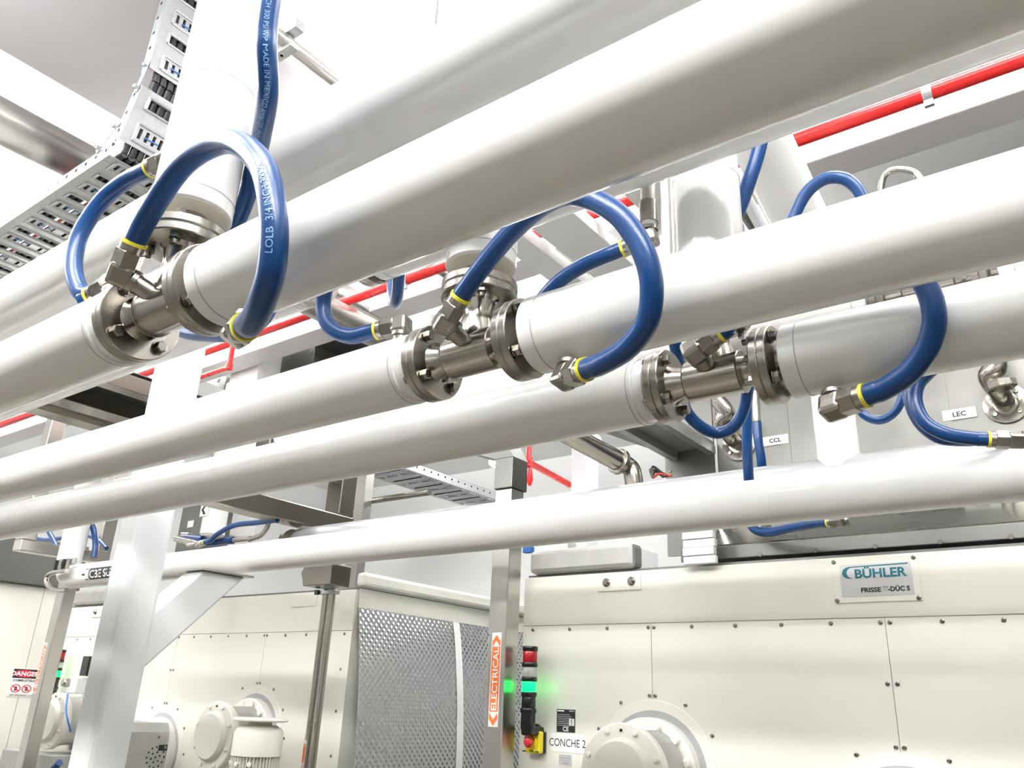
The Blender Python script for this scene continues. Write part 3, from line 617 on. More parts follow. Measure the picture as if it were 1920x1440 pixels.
for i in range(14): g.box(-2.252 + i * .0043, -2.2495 + i * .0043, Yp, Yp + .0004, -.222, -.219)
g.box(-2.235, -2.205, Yp, Yp + .0004, -.233, -.228); obj('print_lines', g, 'greyink', o)
# maker plate
t = tag(obj('maker_plate', G().box(-.972, -.655, YF - .0062, YF - .0032, .425, .592), 'cream', None, bevel=.001), 'screwed-on maker plate', 'plate')
t['label'] = 'screwed-on maker plate with teal lettering and a teal swoosh, upper right'
pp = obj('plate_face', G().box(-.942, -.680, YF - .0072, YF - .0063, .447, .570), 'platelab', t)
Yq = YF - .0073
text('B\u00dcHLER', .047, (-.888, Yq, .517), U, W3, 'teal', 'lettering', t, bold=.0016, sx=1.11)
text('FRISSE', .024, (-.870, Yq, .462), U, W3, 'blackink', 'lettering', t, bold=.0009, sx=1.12); text('TM', .014, (-.790, Yq, .4725), U, W3, 'blackink', 'lettering', t)
text('-D\u00dcC S', .024, (-.771, Yq, .4625), U, W3, 'blackink', 'lettering', t, bold=.0009, sx=1.0)
g = G(); yy = Yq - .0008
def flat(g, pts): n = len(pts); g.add([(x, yy, z) for x, z in pts], [tuple(range(n))])
top = [(-.690, .5655), (-.690, .5600), (-.872, .5560)]
arc_in = [(-.893 + .026 * math.cos(a) * .9, .537 + .021 * math.sin(a)) for a in [PI * .45 + i * (PI * 1.05) / 10 for i in range(11)]]
arc_out = [(-.902 + .032 * math.cos(a), .538 + .0235 * math.sin(a)) for a in [PI * 1.55 - i * (PI * 1.05) / 12 for i in range(13)]]
P2 = arc_in + arc_out
for i in range(10): flat(g, [arc_in[i], arc_in[i + 1], arc_out[12 - int((i + 1) * 1.2)], arc_out[12 - int(i * 1.2)]])
flat(g, [arc_in[0], arc_out[12], (-.69, .5655), (-.69, .5605)]); obj('swoosh', g, 'teal', t)
for (x, z) in ((-.962, .583), (-.668, .583), (-.962, .434), (-.668, .434)): obj('rivet', None, None, t, inst=RIV, xf=along((x, YF - .0062, z), (0, -1, 0)))
# gear drives
gearbox(-1.779, -.237, 'cream gearbox with round end cover beside the CONCHE 2 sign')
gearbox(-4.499, -.237, 'cream gearbox left of the finned motor')
gearbox(-6.459, -.237, 'cream gearbox at the far left behind the stainless post', foot=False)
# galvanised coupling guard
t = thing('coupling_guard', 'grey metal coupling guard with a rosette of holes right of the white column', 'guard')
cx, cz = -5.477, -.384; yn = 2.98
g = G(); n = 18; vs = []
prof = [(.150 * math.cos(a), .150 * math.sin(a)) for a in [-.9 + i * (PI + 1.8) / n for i in range(n + 1)]]
prof = [(.20, -.30), (.20, .13), (.165, .185), (-.20, .185), (-.20, -.30)]
m_ = len(prof)
vs = [(cx + px, y, cz + pz) for y in (yn, YF - .062) for px, pz in prof]; g.add(vs, [tuple(range(m_))[::-1]] + [(i, i + 1, i + 1 + m_, i + m_) for i in range(m_ - 1)] + [tuple(range(m_, 2 * m_))])
obj('guard_shell', g, 'guard', t)
hp = WX(291, 1420, cx + .2003); sp_ = WX(309, 1402, cx + .2003)
g = G()
for rr, k in ((.0, 1), (.030, 6), (.060, 12)):
    for i in range(k): a = 2 * PI * i / k + rr * 9; g.lathe((cx + .2004, hp.y + rr * math.cos(a), hp.z + rr * math.sin(a)), (1, 0, 0), [(0, .0065), (.0006, .0065)], 8)
h = obj('vent_holes', g, 'black', t); h['kind'] = 'stuff'
obj('slot', G().box(cx + .2004, cx + .2012, sp_.y - .045, sp_.y + .035, sp_.z - .018, sp_.z + .018), 'black', t); obj('screw', G().cyl((cx + .2012, sp_.y, sp_.z + .004), (cx + .206, sp_.y, sp_.z + .004), .010, 12), 'bolt', t)
obj('screw', G().cyl((cx + .2004, hp.y, cz + .10), (cx + .204, hp.y, cz + .10), .006, 10), 'black', t)
lab(obj('shaft_cover', G().lathe((cx - .20, (yn + YF) / 2, cz - .03), (-1, 0, 0), [(.001, .14), (.03, .14), (.04, .12)], 40), 'gear', t), 'cream round cover')
# finned motor
t = thing('electric_motor', 'cream finned motor with a flat lid on its fan cover', 'motor')
c = WY(489, 1350, 2.85); mx, mz = c.x, c.z
obj('rain_lid', G().lathe((mx, 2.85, mz - .008), (0, 0, 1), [(0, .120), (.004, .136), (.010, .137), (.018, .128)], 48), 'gear', t)
obj('lid_post', G().cyl((mx, 2.85, mz - .03), (mx, 2.85, mz - .0081), .06, 20), 'gear', t)
obj('fan_cover', G().lathe((mx, 2.85, mz - .165), (0, 0, 1), [(0, .122), (.105, .122), (.125, .112), (.140, .088), (.142, .07)], 48), 'gear', t)
obj('stator', G().lathe((mx, 2.85, mz - .52), (0, 0, 1), [(0, .095), (.354, .095)], 40), 'gear', t)
FIN = mesh(G().box(-.0015, .0015, -.118, -.094, 0, .35), 'cooling_fin', 'gear')
for i in range(44): obj('cooling_fin', None, None, t, inst=FIN, xf=Matrix.Translation((mx, 2.85, mz - .518)) @ Matrix.Rotation(2 * PI * i / 44, 4, 'Z'))
for a in (-.5, .1, .7): 
    for dz in (-.20, -.255, -.31): 
        p = (mx + .119 * math.sin(a), 2.85 - .119 * math.cos(a), mz + dz); obj('casting_boss', G().lathe(p, (math.sin(a), -math.cos(a), 0), [(-.02, .012), (.004, .012), (.006, .009)], 10), 'gear', t)
obj('motor_foot', G().box(mx - .09, mx + .09, 2.78, 2.95, mz - .60, mz - .521), 'gear', t, bevel=.01)
# ------------------------------------------------------------------ dimpled side wall between the machines
SX = -3.706
t = thing('dimpled_guard', 'dimpled stainless side guard between the two cream machines', 'guard')
def side(g, y0, y1, z0, z1, th=.004, x=SX): g.box(x, x + th, y0, y1, z0, z1); return g
obj('top_band', side(G(), 3.42, 5.6, .50, .61, .006), 'cream', t, bevel=.002)
obj('cover_strip', G().box(SX - .02, SX + .05, 3.40, 5.6, .618, .70), 'cream', t, bevel=.02)
n = 24
def bulge(z): return SX + .004 + .10 * max(0.0, math.sin(PI * min(1, max(0, (.50 - z) / 1.9)))) ** .8
def curved(y0, y1, z0, z1, m, name, off=0.0, label=None):
    g = G(); vs = []; 
    for i in range(n + 1):
        z = z1 + (z0 - z1) * i / n; x = bulge(z) + off
        for y in (y0, y1): vs += [(x, y, z), (x - .004, y, z)]
    fs = []
    for i in range(n): b = 4 * i; fs += [(b, b + 2, b + 6, b + 4), (b + 1, b + 5, b + 7, b + 3), (b, b + 4, b + 5, b + 1), (b + 2, b + 3, b + 7, b + 6)]
    g.add(vs, fs, True); o = obj(name, g, m, t)
    if label: lab(o, label)
curved(3.42, 4.27, -1.5, .50, 'dimple', 'dimpled_sheet'); curved(4.33, 5.55, -1.5, .50, 'dimple', 'dimpled_sheet')
curved(4.27, 4.33, -1.5, .50, 'strip', 'edge_strip', .006, 'white edge strip')
# ------------------------------------------------------------------ stainless posts
def edge_label(s, x0, x1, y, z0, z1, parent, nm='pipe_label'):
    w = x1 - x0; xm = (x0 + x1) / 2
    lb = lab(obj(nm, G().box(x0, x1, y - .001, y - .0002, z0, z1), 'label', parent), 'white and orange label reading ELECTRICAL')
    return lb
def elabel(x0, w, y, z0, z1, root):
    x1 = x0 + w; b = .004; aw = w * 1.15
    root = lab(obj('pipe_label', G().box(x0, x1, y - .0012, y - .0002, z0, z1), 'label', root), 'orange and white pipe label')
    g = G(); g.box(x0 + b, x1 - b, y - .0016, y - .0013, z0 + aw, z1 - aw); obj('label_field', g, 'orange', root)
    g = G(); yy_ = y - .0016; xm = (x0 + x1) / 2
    for s, zt in ((1, z1 - b - .006), (-1, z0 + b)):
        h = aw * .45
        for xa in (x0 + b, x1 - b):
            q = [(xa, yy_, zt - s * h), (xm, yy_, zt), (xm, yy_, zt - s * h * .95), (xa, yy_, zt - s * h * 1.95)]
            g.add(q, [(0, 1, 2, 3)])
    obj('arrow_marks', g, 'orange', root)
    L = (z1 - z0) - 2 * aw
    text('ELECTRICAL', w * .80, (xm + w * .28, y - .0017, (z0 + z1) / 2), (0, 0, 1), (-1, 0, 0), 'whiteink', 'lettering', root, 'CENTER', bold=.0006, sx=1.13)
def post(px, py, y, w, d, ztop, label):
    c = WY(px, py, y); t = thing('stainless_post', label, 'post')
    obj('post_tube', G().box(c.x - w / 2, c.x + w / 2, y, y + d, Z0 + .011, ztop), 'steel', t, bevel=.006)
    obj('foot_plate', G().box(c.x - .1, c.x + .1, y - .05, y + d + .05, Z0, Z0 + .0105), 'steel', t); return t, c
t, c = post(931, 1200, 3.2, .105, .105, 1.02, 'square stainless post with an orange ELECTRICAL label left of the conche with the maker plate')
pc = c
q0 = WY(932, 1186, 3.199); q1 = WY(924, 1363, 3.199)
elabel(c.x - .026, .056, 3.2, q1.z, q0.z, t)
# post head: angled stainless duct turning away
g = G(); x0, x1 = c.x - .055, c.x + .06
obj('post_head', G().box(x0, x1, 3.19, 3.32, 1.0205, 1.18), 'sheet', t, bevel=.004)
obj('head_elbow', G().prism([(x1, 3.19, 1.1805), (x1, 3.32, 1.1805), (x1 - .05, 3.32, 1.28), (x1 - .32, 3.32, 1.36), (x1 - .32, 3.19, 1.36), (x1 - .05, 3.19, 1.28)][0:1] + [(x0, 3.19, 1.1805), (x0 - .25, 3.19, 1.27), (x0 - .25, 3.19, 1.36), (x1 - .06, 3.19, 1.28)], (0, .13, 0)), 'sheet', t)
t, c = post(72, 1280, 2.90, .110, .09, 1.2, 'square stainless post with an ELECTRICAL label at the far left')
q0 = WY(76, 1205, 2.899); q1 = WY(56, 1300, 2.899)
elabel(c.x - .050, .048, 2.9, q1.z, q0.z, t)
p = WY(110, 1075, 3.05); 
t, c = post(668, 1250, 3.36, .03, .02, .60, 'slim cream edge trim on the corner of the left machine')
bpy.data.objects.remove(t.children[1]); t.children[0].data.materials[0] = M['cream']; t.children[0].name = 'trim_bar'; t['category'] = 'trim'; t.name = 'corner_trim'
# twin conduit pipes in front of the left machine
t = thing('conduit_pair', 'pair of slim vertical stainless conduits clipped together under the stainless bracket', 'pipe')
c = WY(612, 1110, 3.12)
for dx in (-.024, .030): obj('conduit', G().cyl((c.x + dx, 3.14, Z0), (c.x + dx, 3.14, .585), .019, 20), 'polish', t)
g = G(); g.box(c.x - .07, c.x + .065, 3.118, 3.162, c.z - .012, c.z + .012); obj('clip', g, 'galv', t, bevel=.003); obj('clip_block', G().box(c.x - .085, c.x - .055, 3.105, 3.1175, c.z - .014, c.z + .014), 'black', t, bevel=.002)
q = WY(572, 1400, 3.12); 
t = thing('pipe_label_strip', 'orange ELECTRICAL label strip on the left conduit', 'label'); elabel(q.x - .013, .026, 3.118, q.z - .30, q.z + .03, t)
# ------------------------------------------------------------------ support brackets (square stainless frames)
def sbox(g, a, b): g.box(min(a[0], b[0]), max(a[0], b[0]), min(a[1], b[1]), max(a[1], b[1]), min(a[2], b[2]), max(a[2], b[2])); return g
t = thing('support_bracket', 'stainless square-tube bracket coloured with dark reflections, under the pipes right of the white column', 'bracket')
X0, X1 = -3.56, -3.44
c = WX(587, 1000, X1); zb = max(c.z, .835)
obj('cross_tube', G().box(X0, X1, 1.967, 3.07, zb, zb + .10), 'reflsteel', t, bevel=.006)
obj('end_cap', G().box(X0 + .002, X1 - .002, 3.0705, 3.075, zb + .002, zb + .098), 'reflsteel', t)
obj('upright', G().box(X0, X1, 2.96, 3.07, zb + .101, 1.52), 'reflsteel', t, bevel=.006)
obj('upper_arm', G().box(X0, X1, 2.45, 2.959, zb + .30, zb + .40), 'reflsteel', t, bevel=.006)
c = WY(627, 1085, 3.12)
obj('lower_block', G().prism([(c.x - .12, 2.98, c.z + .02), (c.x - .09, 2.98, c.z - .055), (c.x + .13, 2.98, c.z - .055), (c.x + .13, 2.98, c.z + .055), (c.x - .08, 2.98, c.z + .075)], (0, .14, 0)), 'reflsteel', t, bevel=.004)
obj('lower_upright', G().box(c.x + .02, c.x + .13, 3.00, 3.11, c.z + .0765, zb - .002), 'reflsteel', t, bevel=.004)
t = thing('support_bracket', 'pale stainless upright and rail behind the bracket with dark reflections, above the lowest pipe', 'bracket')
a = WY(678, 900, 3.9); obj('upright', G().box(a.x - .075, a.x + .045, 3.9, 3.98, .619, 2.2), 'steel', t, bevel=.004)
a = WY(660, 945, 4.0); b = WY(805, 927, 4.0); obj('rail', G().cyl(a, V((b.x, a.y, a.z)), .022, 16), 'polish', t)
t = thing('support_bracket', 'small stainless trapeze bracket at the left over the pipe with the arrow label', 'bracket')
c = WX(30, 1032, -5.6); e = WX(200, 1050, -5.6)
obj('cross_tube', G().box(-5.66, -5.56, c.y, e.y, c.z, c.z + .07), 'steel', t, bevel=.005)
for yy2 in (c.y + .045, e.y - .045): obj('upright', G().box(-5.66, -5.56, yy2 - .045, yy2 + .045, c.z + .071, CZ - .001), 'steel', t, bevel=.005)
t = thing('support_bracket', 'stainless beams coloured with dark reflections and a mottled sheet at the left, below the nearest pipe', 'bracket')
zz = 1.55
for (qa, qb, w) in (((20, 718), (180, 772), .17), ((0, 745), (130, 798), .16), ((115, 690), (250, 745), .10)):
    a = WZ(*qa, zz); b = WZ(*qb, zz); obj('cross_tube', G().box(a.x - w, a.x, a.y - .6, a.y + 1.1, zz, zz + .09), 'reflsteel', t, bevel=.004)
a = WZ(30, 700, 1.66); obj('tray_sheet', G().box(a.x - .05, a.x + .62, a.y - .5, a.y + 1.3, 1.66, 1.665), 'sheet', t)
t = thing('bypass_loop', 'bent stainless bypass tube on the left end of the pipe with the arrow label', 'pipe')
obj('loop', G().sweep(spline(wy((125, 1070, 2.3), (102, 1073, 2.3), (89, 1080, 2.3), (88, 1093, 2.3), (97, 1104, 2.3), (112, 1107, 2.3), (125, 1107, 2.3)), 8), .014, 14), 'polish', t)
g = G(); c = WY(128, 1054, 2.33)
t = thing('valve_cluster', 'tiny dark pneumatic valve cluster on top of the arrow-labelled pipe elbow', 'valve')
obj('valve_body', G().box(c.x - .09, c.x + .10, 2.31, 2.335, c.z - .02, c.z + .02), 'galv', t, bevel=.004)
for i in range(4): obj('valve_knob', G().cyl((c.x - .07 + i * .045, 2.30, c.z - .045), (c.x - .07 + i * .045, 2.30, c.z + .01), .012, 12), 'black' if i % 2 == 0 else 'cast', t)
# left small hoses
hose('small blue hose crossing behind the left white riser', wy((40, 985, 2.72), (55, 1003, 2.72), (80, 1012, 2.72), (110, 1010, 2.72), (150, 1003, 2.72), (180, 1010, 2.72), (200, 1028, 2.72)), .014)
hose('small blue hose dropping right of the left white riser', wy((168, 975, 2.5), (176, 995, 2.5), (179, 1020, 2.5), (176, 1045, 2.5)), .018)
hose('small blue hose slanting down left of the left white riser', wy((85, 985, 2.55), (95, 1003, 2.55), (108, 1028, 2.55)), .016)
e = WY(372, 1021, 2.6)
hose('blue hose rising to the stainless bracket from a brass-coloured fitting', wy((520, 975, 2.6), (480, 980, 2.6), (440, 985, 2.6), (410, 1000, 2.6), (395, 1013, 2.6)), .014, b=(e, (-1, 0, 0), .1))
hose('stubby horizontal blue hose at the foot of the arrow-tagged riser', wy((346, 1008, 2.7), (380, 1012, 2.7)), .021)
hose('short blue hose length ending right of the arrow-tagged riser', wy((380, 1018, 2.76), (400, 1016, 2.80), (415, 1015, 2.82), (437, 1013, 2.82)), .021)
t = thing('valve_pipe', 'stainless branch pipe low in front of the arrow-tagged riser', 'pipe'); a = WY(330, 1010, 2.65); b = WY(372, 1020, 2.65); obj('tube', G().cyl(a, b, .018, 16), 'polish', t); obj('ferrule', G().cyl(WY(342, 1003, 2.7), WY(356, 1003, 2.7), .016, 14), 'polish', t)
t = thing('valve_pipe', 'stainless hose tails beside the capped white pipe end', 'pipe'); obj('tube', G().cyl(WY(438, 1013, 2.82), WY(470, 1010, 2.82), .015, 16), 'polish', t)
obj('tube_arc', G().sweep(spline(wy((468, 1012, 2.75), (490, 1003, 2.75), (500, 990, 2.75), (505, 978, 2.75)), 6), .014, 12), 'polish', t)
tag(obj('sheet_box', G().box(*sorted((WY(338, 980, 3.1).x, WY(384, 980, 3.1).x)), 3.1, 3.3, .75, 1.4), 'sheet', None), 'grey stainless cabinet edge with a small tag behind the white column', 'cabinet')
a = WY(350, 985, 3.09); tag(obj('small_tag', G().box(a.x, a.x + .07, 3.095, 3.0995, a.z - .015, a.z + .03), 'label', None), 'small white tag on the grey stainless cabinet edge', 'label')
# ------------------------------------------------------------------ stainless hopper over the right machine
t = thing('feed_hopper', 'stainless feed hopper panel with bolted ports and tags above the right machine', 'hopper')
HX = -1.64
obj('front_sheet', G().box(HX, 1.2, 3.9, 4.9, .875, 2.3), 'sheet', t, bevel=.006)
obj('sloped_base', G().prism([(HX, 3.9, .875), (HX, 3.52, .715), (HX, 3.52, .70), (HX, 3.96, .70), (HX, 3.96, .875)], (2.84, 0, 0)), 'reflsheet', t)
obj('base_flange', G().box(HX - .02, 1.2, 3.47, 3.56, .640, .699), 'sheet', t, bevel=.004)
for i in range(9): obj('base_bolt', G().lathe((HX + .12 + i * .235, 3.469, .648), (0, -1, 0), [(0, .010), (.006, .010)], 6, smooth=False), 'bolt', t)
for x in (-1.30, -.58, .2): obj('stiffener', G().box(x, x + .045, 3.897, 3.8995, .90, 2.2), 'sheet', t)
def port(px, py, rr, label, n=4, ph=PI / 4):
    c = WY(px, py, 3.89); q = obj('port_flange', G().lathe((c.x, 3.899, c.z), (0, -1, 0), [(0, rr), (.012, rr), (.018, rr * .62), (.024, rr * .55)], 40), 'polish', t)
    for i in range(n): a = ph + i * 2 * PI / n; obj('bolt', None, None, q, inst=BOLT, xf=along((c.x + rr * .74 * math.cos(a), 3.889, c.z + rr * .74 * math.sin(a)), (0, -1, 0)))
    return c
c = port(1886, 756, .088, '')
a = V((c.x, 3.86, c.z)); top = WY(1868, 680, 3.72)
obj('port_pipe', G().sweep(spline([V((c.x, 3.885, c.z)), V((c.x - .005, 3.80, c.z + .01)), V((c.x - .03, 3.74, c.z + .08)), top, top + V((-.03, -.02, .25))], 8), .042, 24), 'polish', t)
k = WY(1876, 722, 3.73); obj('pipe_union', G().lathe(k, (-.1, -.1, 1), [(-.02, .055), (-.014, .060), (.014, .060), (.02, .055)], 8, smooth=False), 'cast', t)
c = port(1385, 832, .088, '')
top = WY(1365, 775, 3.72)
obj('port_pipe', G().sweep(spline([V((c.x, 3.885, c.z)), V((c.x - .005, 3.80, c.z + .01)), V((c.x - .02, 3.74, c.z + .08)), top, top + V((-.04, -.03, .07))], 8), .038, 24), 'polish', t)
port(1398, 985, .075, '', ph=0.4); port(1925, 928, .09, '', ph=PI * .25)
def tagplate(s, x0, y0, x1, y1, lbl):
    a = WY(x0, y0, 3.896); b = WY(x1, y1, 3.896); zc = (a.z + b.z) / 2; w = b.x - a.x; h = w * .36
    o = tag(obj('port_tag', G().box(a.x, b.x, 3.8945, 3.896, zc - h / 2, zc + h / 2), 'label', None), lbl, 'label')
    text(s, h * .62, ((a.x + b.x) / 2, 3.8944, zc - h * .22), U, W3, 'blackink', 'lettering', o, 'CENTER', sx=1.08, bold=.0009)
tagplate('LEC', 1767, 780, 1831, 772, 'white tag reading LEC on the stainless hopper'); tagplate('CCL', 1429, 829, 1478, 822, 'white tag reading CCL on the stainless hopper')
tagplate('CBE', 1808, 950, 1876, 940, 'white tag reading CBE, half hidden by the lowest pipe, at right'); tagplate('SW', 1445, 986, 1500, 978, 'white tag reading SW, half hidden by the lowest pipe, over the blue hose')
# stainless canopy with ribs
t = thing('stainless_canopy', 'grey stainless canopy underside with ribs left of the hopper', 'canopy')
obj('underside', G().prism([(WZ(1100, 800, 1.3).x, WZ(1100, 800, 1.3).y, 1.30), (HX - .012, WZ(1100, 800, 1.3).y, 1.30), (HX - .012, 3.88, 1.30), (-1.93, 3.88, 1.30)], (0, 0, .03)), 'guard', t)
obj('back_sheet', G().box(-1.93, HX - .012, 3.885, 3.9, .75, 1.9), 'sheet', t)
a = WZ(1192, 812, 1.28); b = WZ(1262, 797, 1.28)
for q in (a, b): obj('rib', G().box(q.x - .03, q.x + .012, 2.76, 3.875, 1.255, 1.2995), 'galv', t)
for z in (1.20, 1.12, 1.0): obj('rivet', None, None, t, inst=RIV, xf=along((-1.90, 3.8845, z), (0, -1, 0)))
# white corrugated flexible sleeve on the machine roof
t = thing('bellows', 'white ribbed plastic sleeve on the roof edge of the right machine', 'sleeve')
c0 = WY(1283, 1030, 3.36); c1_ = WY(1343, 1030, 3.36); g = G()
for i in range(5):
    z = .605 + i * .036; g.box(c0.x, c1_.x - .004 * (i % 2), 3.345 - .006 * (i % 2), 3.375, z, z + .0345)
obj('ribbed_sheet', g, 'strip', t, bevel=.004)
# stainless tube with clamp behind the lowest pipes
t = thing('stainless_tube', 'thick stainless tube with a clamp ring bending down left of the canopy', 'pipe')
a = WY(1040, 800, 2.75); b = WY(1165, 868, 3.15); b2 = WY(1187, 905, 3.2)
obj('tube', G().sweep([a - (b - a) * .6, a, a.lerp(b, .5), b], .047, 28), 'polish', t); T = (b - a).normalized()
obj('clamp_ring', G().lathe(b - T * .03, T, [(0, .050), (.004, .060), (.024, .060), (.028, .050)], 28), 'cast', t)
obj('tube_bend', G().sweep(spline([b, b + T * .05, b2 + V((0, 0, .03)), b2 + V((.01, .02, -.15))], 8), .042, 24), 'polish', t)
# ================================================================== CABLE TRAYS
TZ, TY, TW = 2.0, 1.173, .50; BX = -2.976
def tray(root_label, O, A, Bv, Nn, count, pitch, w, cables, phase=0, rails=(1, 1), holes=True, lead=.03):
    """O start point on the near rail; A direction of run, Bv across, Nn = outward (away from viewer) direction"""
    t = thing('cable_tray', root_label, 'cable tray'); O, A, Bv, Nn = V(O), V(A), V(Bv), V(Nn); L = count * pitch
    def ob(g, a0, a1, b0, b1, n0, n1):
        c = O + A * ((a0 + a1) / 2) + Bv * ((b0 + b1) / 2) + Nn * ((n0 + n1) / 2); g.obox(c, A * ((a1 - a0) / 2), Bv * ((b1 - b0) / 2), Nn * ((n1 - n0) / 2)); return g
    for k, b in enumerate((0, w)):
        if not rails[k]: continue
        s = 1 if k == 0 else -1
        g = G(); ob(g, 0, L, min(b, b + s * .0025), max(b, b + s * .0025), 0, .062); ob(g, 0, L, min(b, b + s * .022), max(b, b + s * .022), -.0015, .0005); ob(g, 0, L, min(b, b + s * .014), max(b, b + s * .014), .060, .0625)
        r = obj('side_rail', g, 'galv', t)
        if holes:
            gh = G(); n = int(L / .0816)
            for i in range(n):
                q = O + A * (.04 + i * .0816) + Bv * (b - s * .0002) + Nn * .038; gh.lathe(q, Bv * (-s), [(0, .0085), (.0006, .0085)], 8)
            hh = obj('rail_holes', gh, 'black', t); hh['kind'] = 'stuff'
    # pressed floor: per module a slotted raised pad and one long open slot
    gs = G(); P = pitch; b0, b1 = .055, w - .055
    ob(gs, 0, P, .002, b0, 0, .0018); ob(gs, 0, P, b1, w - .002, 0, .0018)
    sl0, sl1, lo0, lo1 = P * .16, P * .16 + .044, P * .69, P * .69 + .040
    ob(gs, 0, sl0, b0, b1, 0, .0018); ob(gs, sl1, lo0, b0, b1, 0, .0018); ob(gs, lo1, P, b0, b1, 0, .0018)
    pos = []; x = b0 + .004; k = 0
    while x + .013 < b1: pos.append(x); x += .030 + (.022 if k % 4 == 3 else 0); k += 1
    last = b0
    for x in pos: ob(gs, sl0, sl1, last, x, 0, .0018); last = x + .013
    ob(gs, sl0, sl1, last, b1, 0, .0018)
    for (q0, q1) in ((sl0 - .016, sl1 + .016), (lo0 - .007, lo1 + .007)):
        for qq in (q0, q1): gs.sweep([O * 0 + A * qq + Bv * (b0 - .008) - Nn * .0005 + O, O + A * qq + Bv * (b1 + .008) - Nn * .0005], .006, 8)
        for bb in (b0 - .010, b1 + .010): gs.sweep([O + A * q0 + Bv * bb - Nn * .0005, O + A * q1 + Bv * bb - Nn * .0005], .006, 8)
    me = mesh(gs, 'floor_panel', 'galv')
    for i in range(count): obj('floor_panel', None, None, t, inst=me, xf=Matrix.Translation(A * (i * pitch)))
    rw = pitch
    # cables lying on the rungs, and ties
    for k, bb in enumerate(cables):
        r = .0145 + .0005 * ((k * 7) % 3); m = 'redcable' if k == 3 and L > 1 and Nn.z > .9 and w == TW else 'cable'; r = .007 if m == 'redcable' else r
        p0 = O + Bv * bb + Nn * (.0025 + r) - A * lead; obj('cable', G().cyl(p0, p0 + A * (L + 2 * lead), r, 10), m, t)
    for i in range(count):
        for kk in range(2):
            g = G(); q0 = O + A * (i * pitch + sl0 + .017 - .008 * ((i + kk) % 3)) + Bv * (b0 + .03 + kk * .15); q1 = q0 + Bv * .062 + A * (.006 * ((i + kk) % 2))
            g.obox((q0 + q1) / 2 - Nn * .003, (q1 - q0) / 2, A * .0025, Nn * .001); obj('cable_tie', g, 'tie', t)
    return t
cb = tuple(.045 + .031 * i for i in range(14))
tray('horizontal run of galvanised cable tray with slotted rungs at the upper left', (BX - .03, TY, TZ), (-1, 0, 0), (0, 1, 0), (0, 0, 1), 15, .245, TW, cb)
ua = V((-2.852 - BX, 0, 2.329 - TZ)); UL = ua.length; ua.normalize(); na = V((-ua.z, 0, ua.x))
tray('short slanting section of galvanised cable tray between the horizontal and vertical runs', (BX + ua.x * .06, TY, TZ + ua.z * .06), ua, (0, 1, 0), na, 1, .245, TW, cb, lead=.04)
tray('vertical run of galvanised cable tray behind the tall white riser', (-2.848, TY, 2.365), (0, 0, 1), (0, 1, 0), (-1, 0, 0), 2, .248, TW, cb, lead=.04)
# hinge bolts of the tray joints
t = thing('tray_joint', 'row of bright hinge bolts on the near rail joints of the bent cable tray', 'joint plate')
for (px, py) in ((276, 122), (258, 163), (218, 237), (187, 277)):
    q = WY(px, py, TY - .006); obj('bolt', G().lathe(q, (0, -1, 0), [(0, .011), (.002, .011), (.002, .0075), (.014, .0075)], 8, smooth=False), 'galv', t)
    obj('nut', G().lathe(q + V((-.012, -.004, .004)), (-.5, -.6, .3), [(0, .009), (.010, .009)], 6, smooth=False), 'galv', t)
for (qa, qb) in (((276, 122), (258, 163)), ((218, 237), (187, 277))):
    a = WY(*qa, TY - .004); b = WY(*qb, TY - .004); g = G(); d = (b - a); n = d.cross(V((0, 1, 0))).normalized(); g.obox((a + b) / 2, d * .72, n * .013, V((0, .0015, 0))); obj('joint_plate', g, 'galv', t)
# far cable tray running away over the aisle
a = WZ(935, 940, 1.62); b = WZ(812, 868, 1.62)
tray('far cable tray running away above the aisle, seen between the lowest and third pipes', (a.x + .02, 3.1, 1.62), (0, 1, 0), (-1, 0, 0), (0, 0, 1), 12, .24, .42, tuple(.045 + .031 * i for i in range(12)), lead=.02)
# stainless tubes on the ceiling
t = thing('ceiling_tube', 'thick stainless tube running away under the ceiling at the upper left', 'pipe')
a = WZ(0, 226, 2.3); obj('tube', G().cyl((a.x, -2.9, 2.3), (a.x, 4.5, 2.3), .098, 40), 'steel', t); 
t = thing('ceiling_tube', 'slim stainless tube with a clamp under the ceiling right of the tall riser', 'pipe')
a = WZ(590, 122, 2.34); b = WZ(632, 162, 2.34); obj('tube', G().cyl((a.x, -2.9, 2.34), (a.x, 5, 2.34), .029, 20), 'steel', t)
c = WZ(543, 88, 2.31); g = G(); g.box(a.x - .055, a.x + .055, c.y - .02, c.y + .02, 2.290, 2.3075); obj('tube_clamp', g, 'galv', t, bevel=.002)
obj('clamp_strap', G().lathe((a.x, c.y - .012, 2.34), (0, 1, 0), [(0, .032), (.024, .032)], 20), 'galv', t); obj('clamp_bolt', G().cyl((a.x - .02, c.y, 2.29), (a.x - .02, c.y, 2.3049), .007, 8), 'bolt', t)
obj('clamp_channel', G().box(a.x - .14, a.x + .07, c.y - .02, c.y + .02, 2.371, 2.41), 'galv', t)
t = thing('ceiling_tube', 'slim stainless tube crossing behind the third riser', 'pipe')
a = WZ(1395, 398, 1.95); b = WZ(1425, 440, 1.95); d = (b - a).normalized(); obj('tube', G().cyl(a - d * 1.2, b + d * .5, .028, 20), 'steel', t)
t = thing('vertical_tube', 'plain vertical stainless tube left of the third riser', 'pipe')
c = WY(1252, 400, 1.55); obj('tube', G().cyl((c.x, 1.55, .95), (c.x, 1.55, CZ - .001), .0165, 20), 'steel', t)
t = thing('ceiling_tube', 'slim stainless tube running away behind the second riser', 'pipe')
a = WZ(985, 455, 2.2); obj('tube', G().cyl((a.x, 1.9, 2.2), (a.x, 4.6, 2.2), .024, 20), 'steel', t)
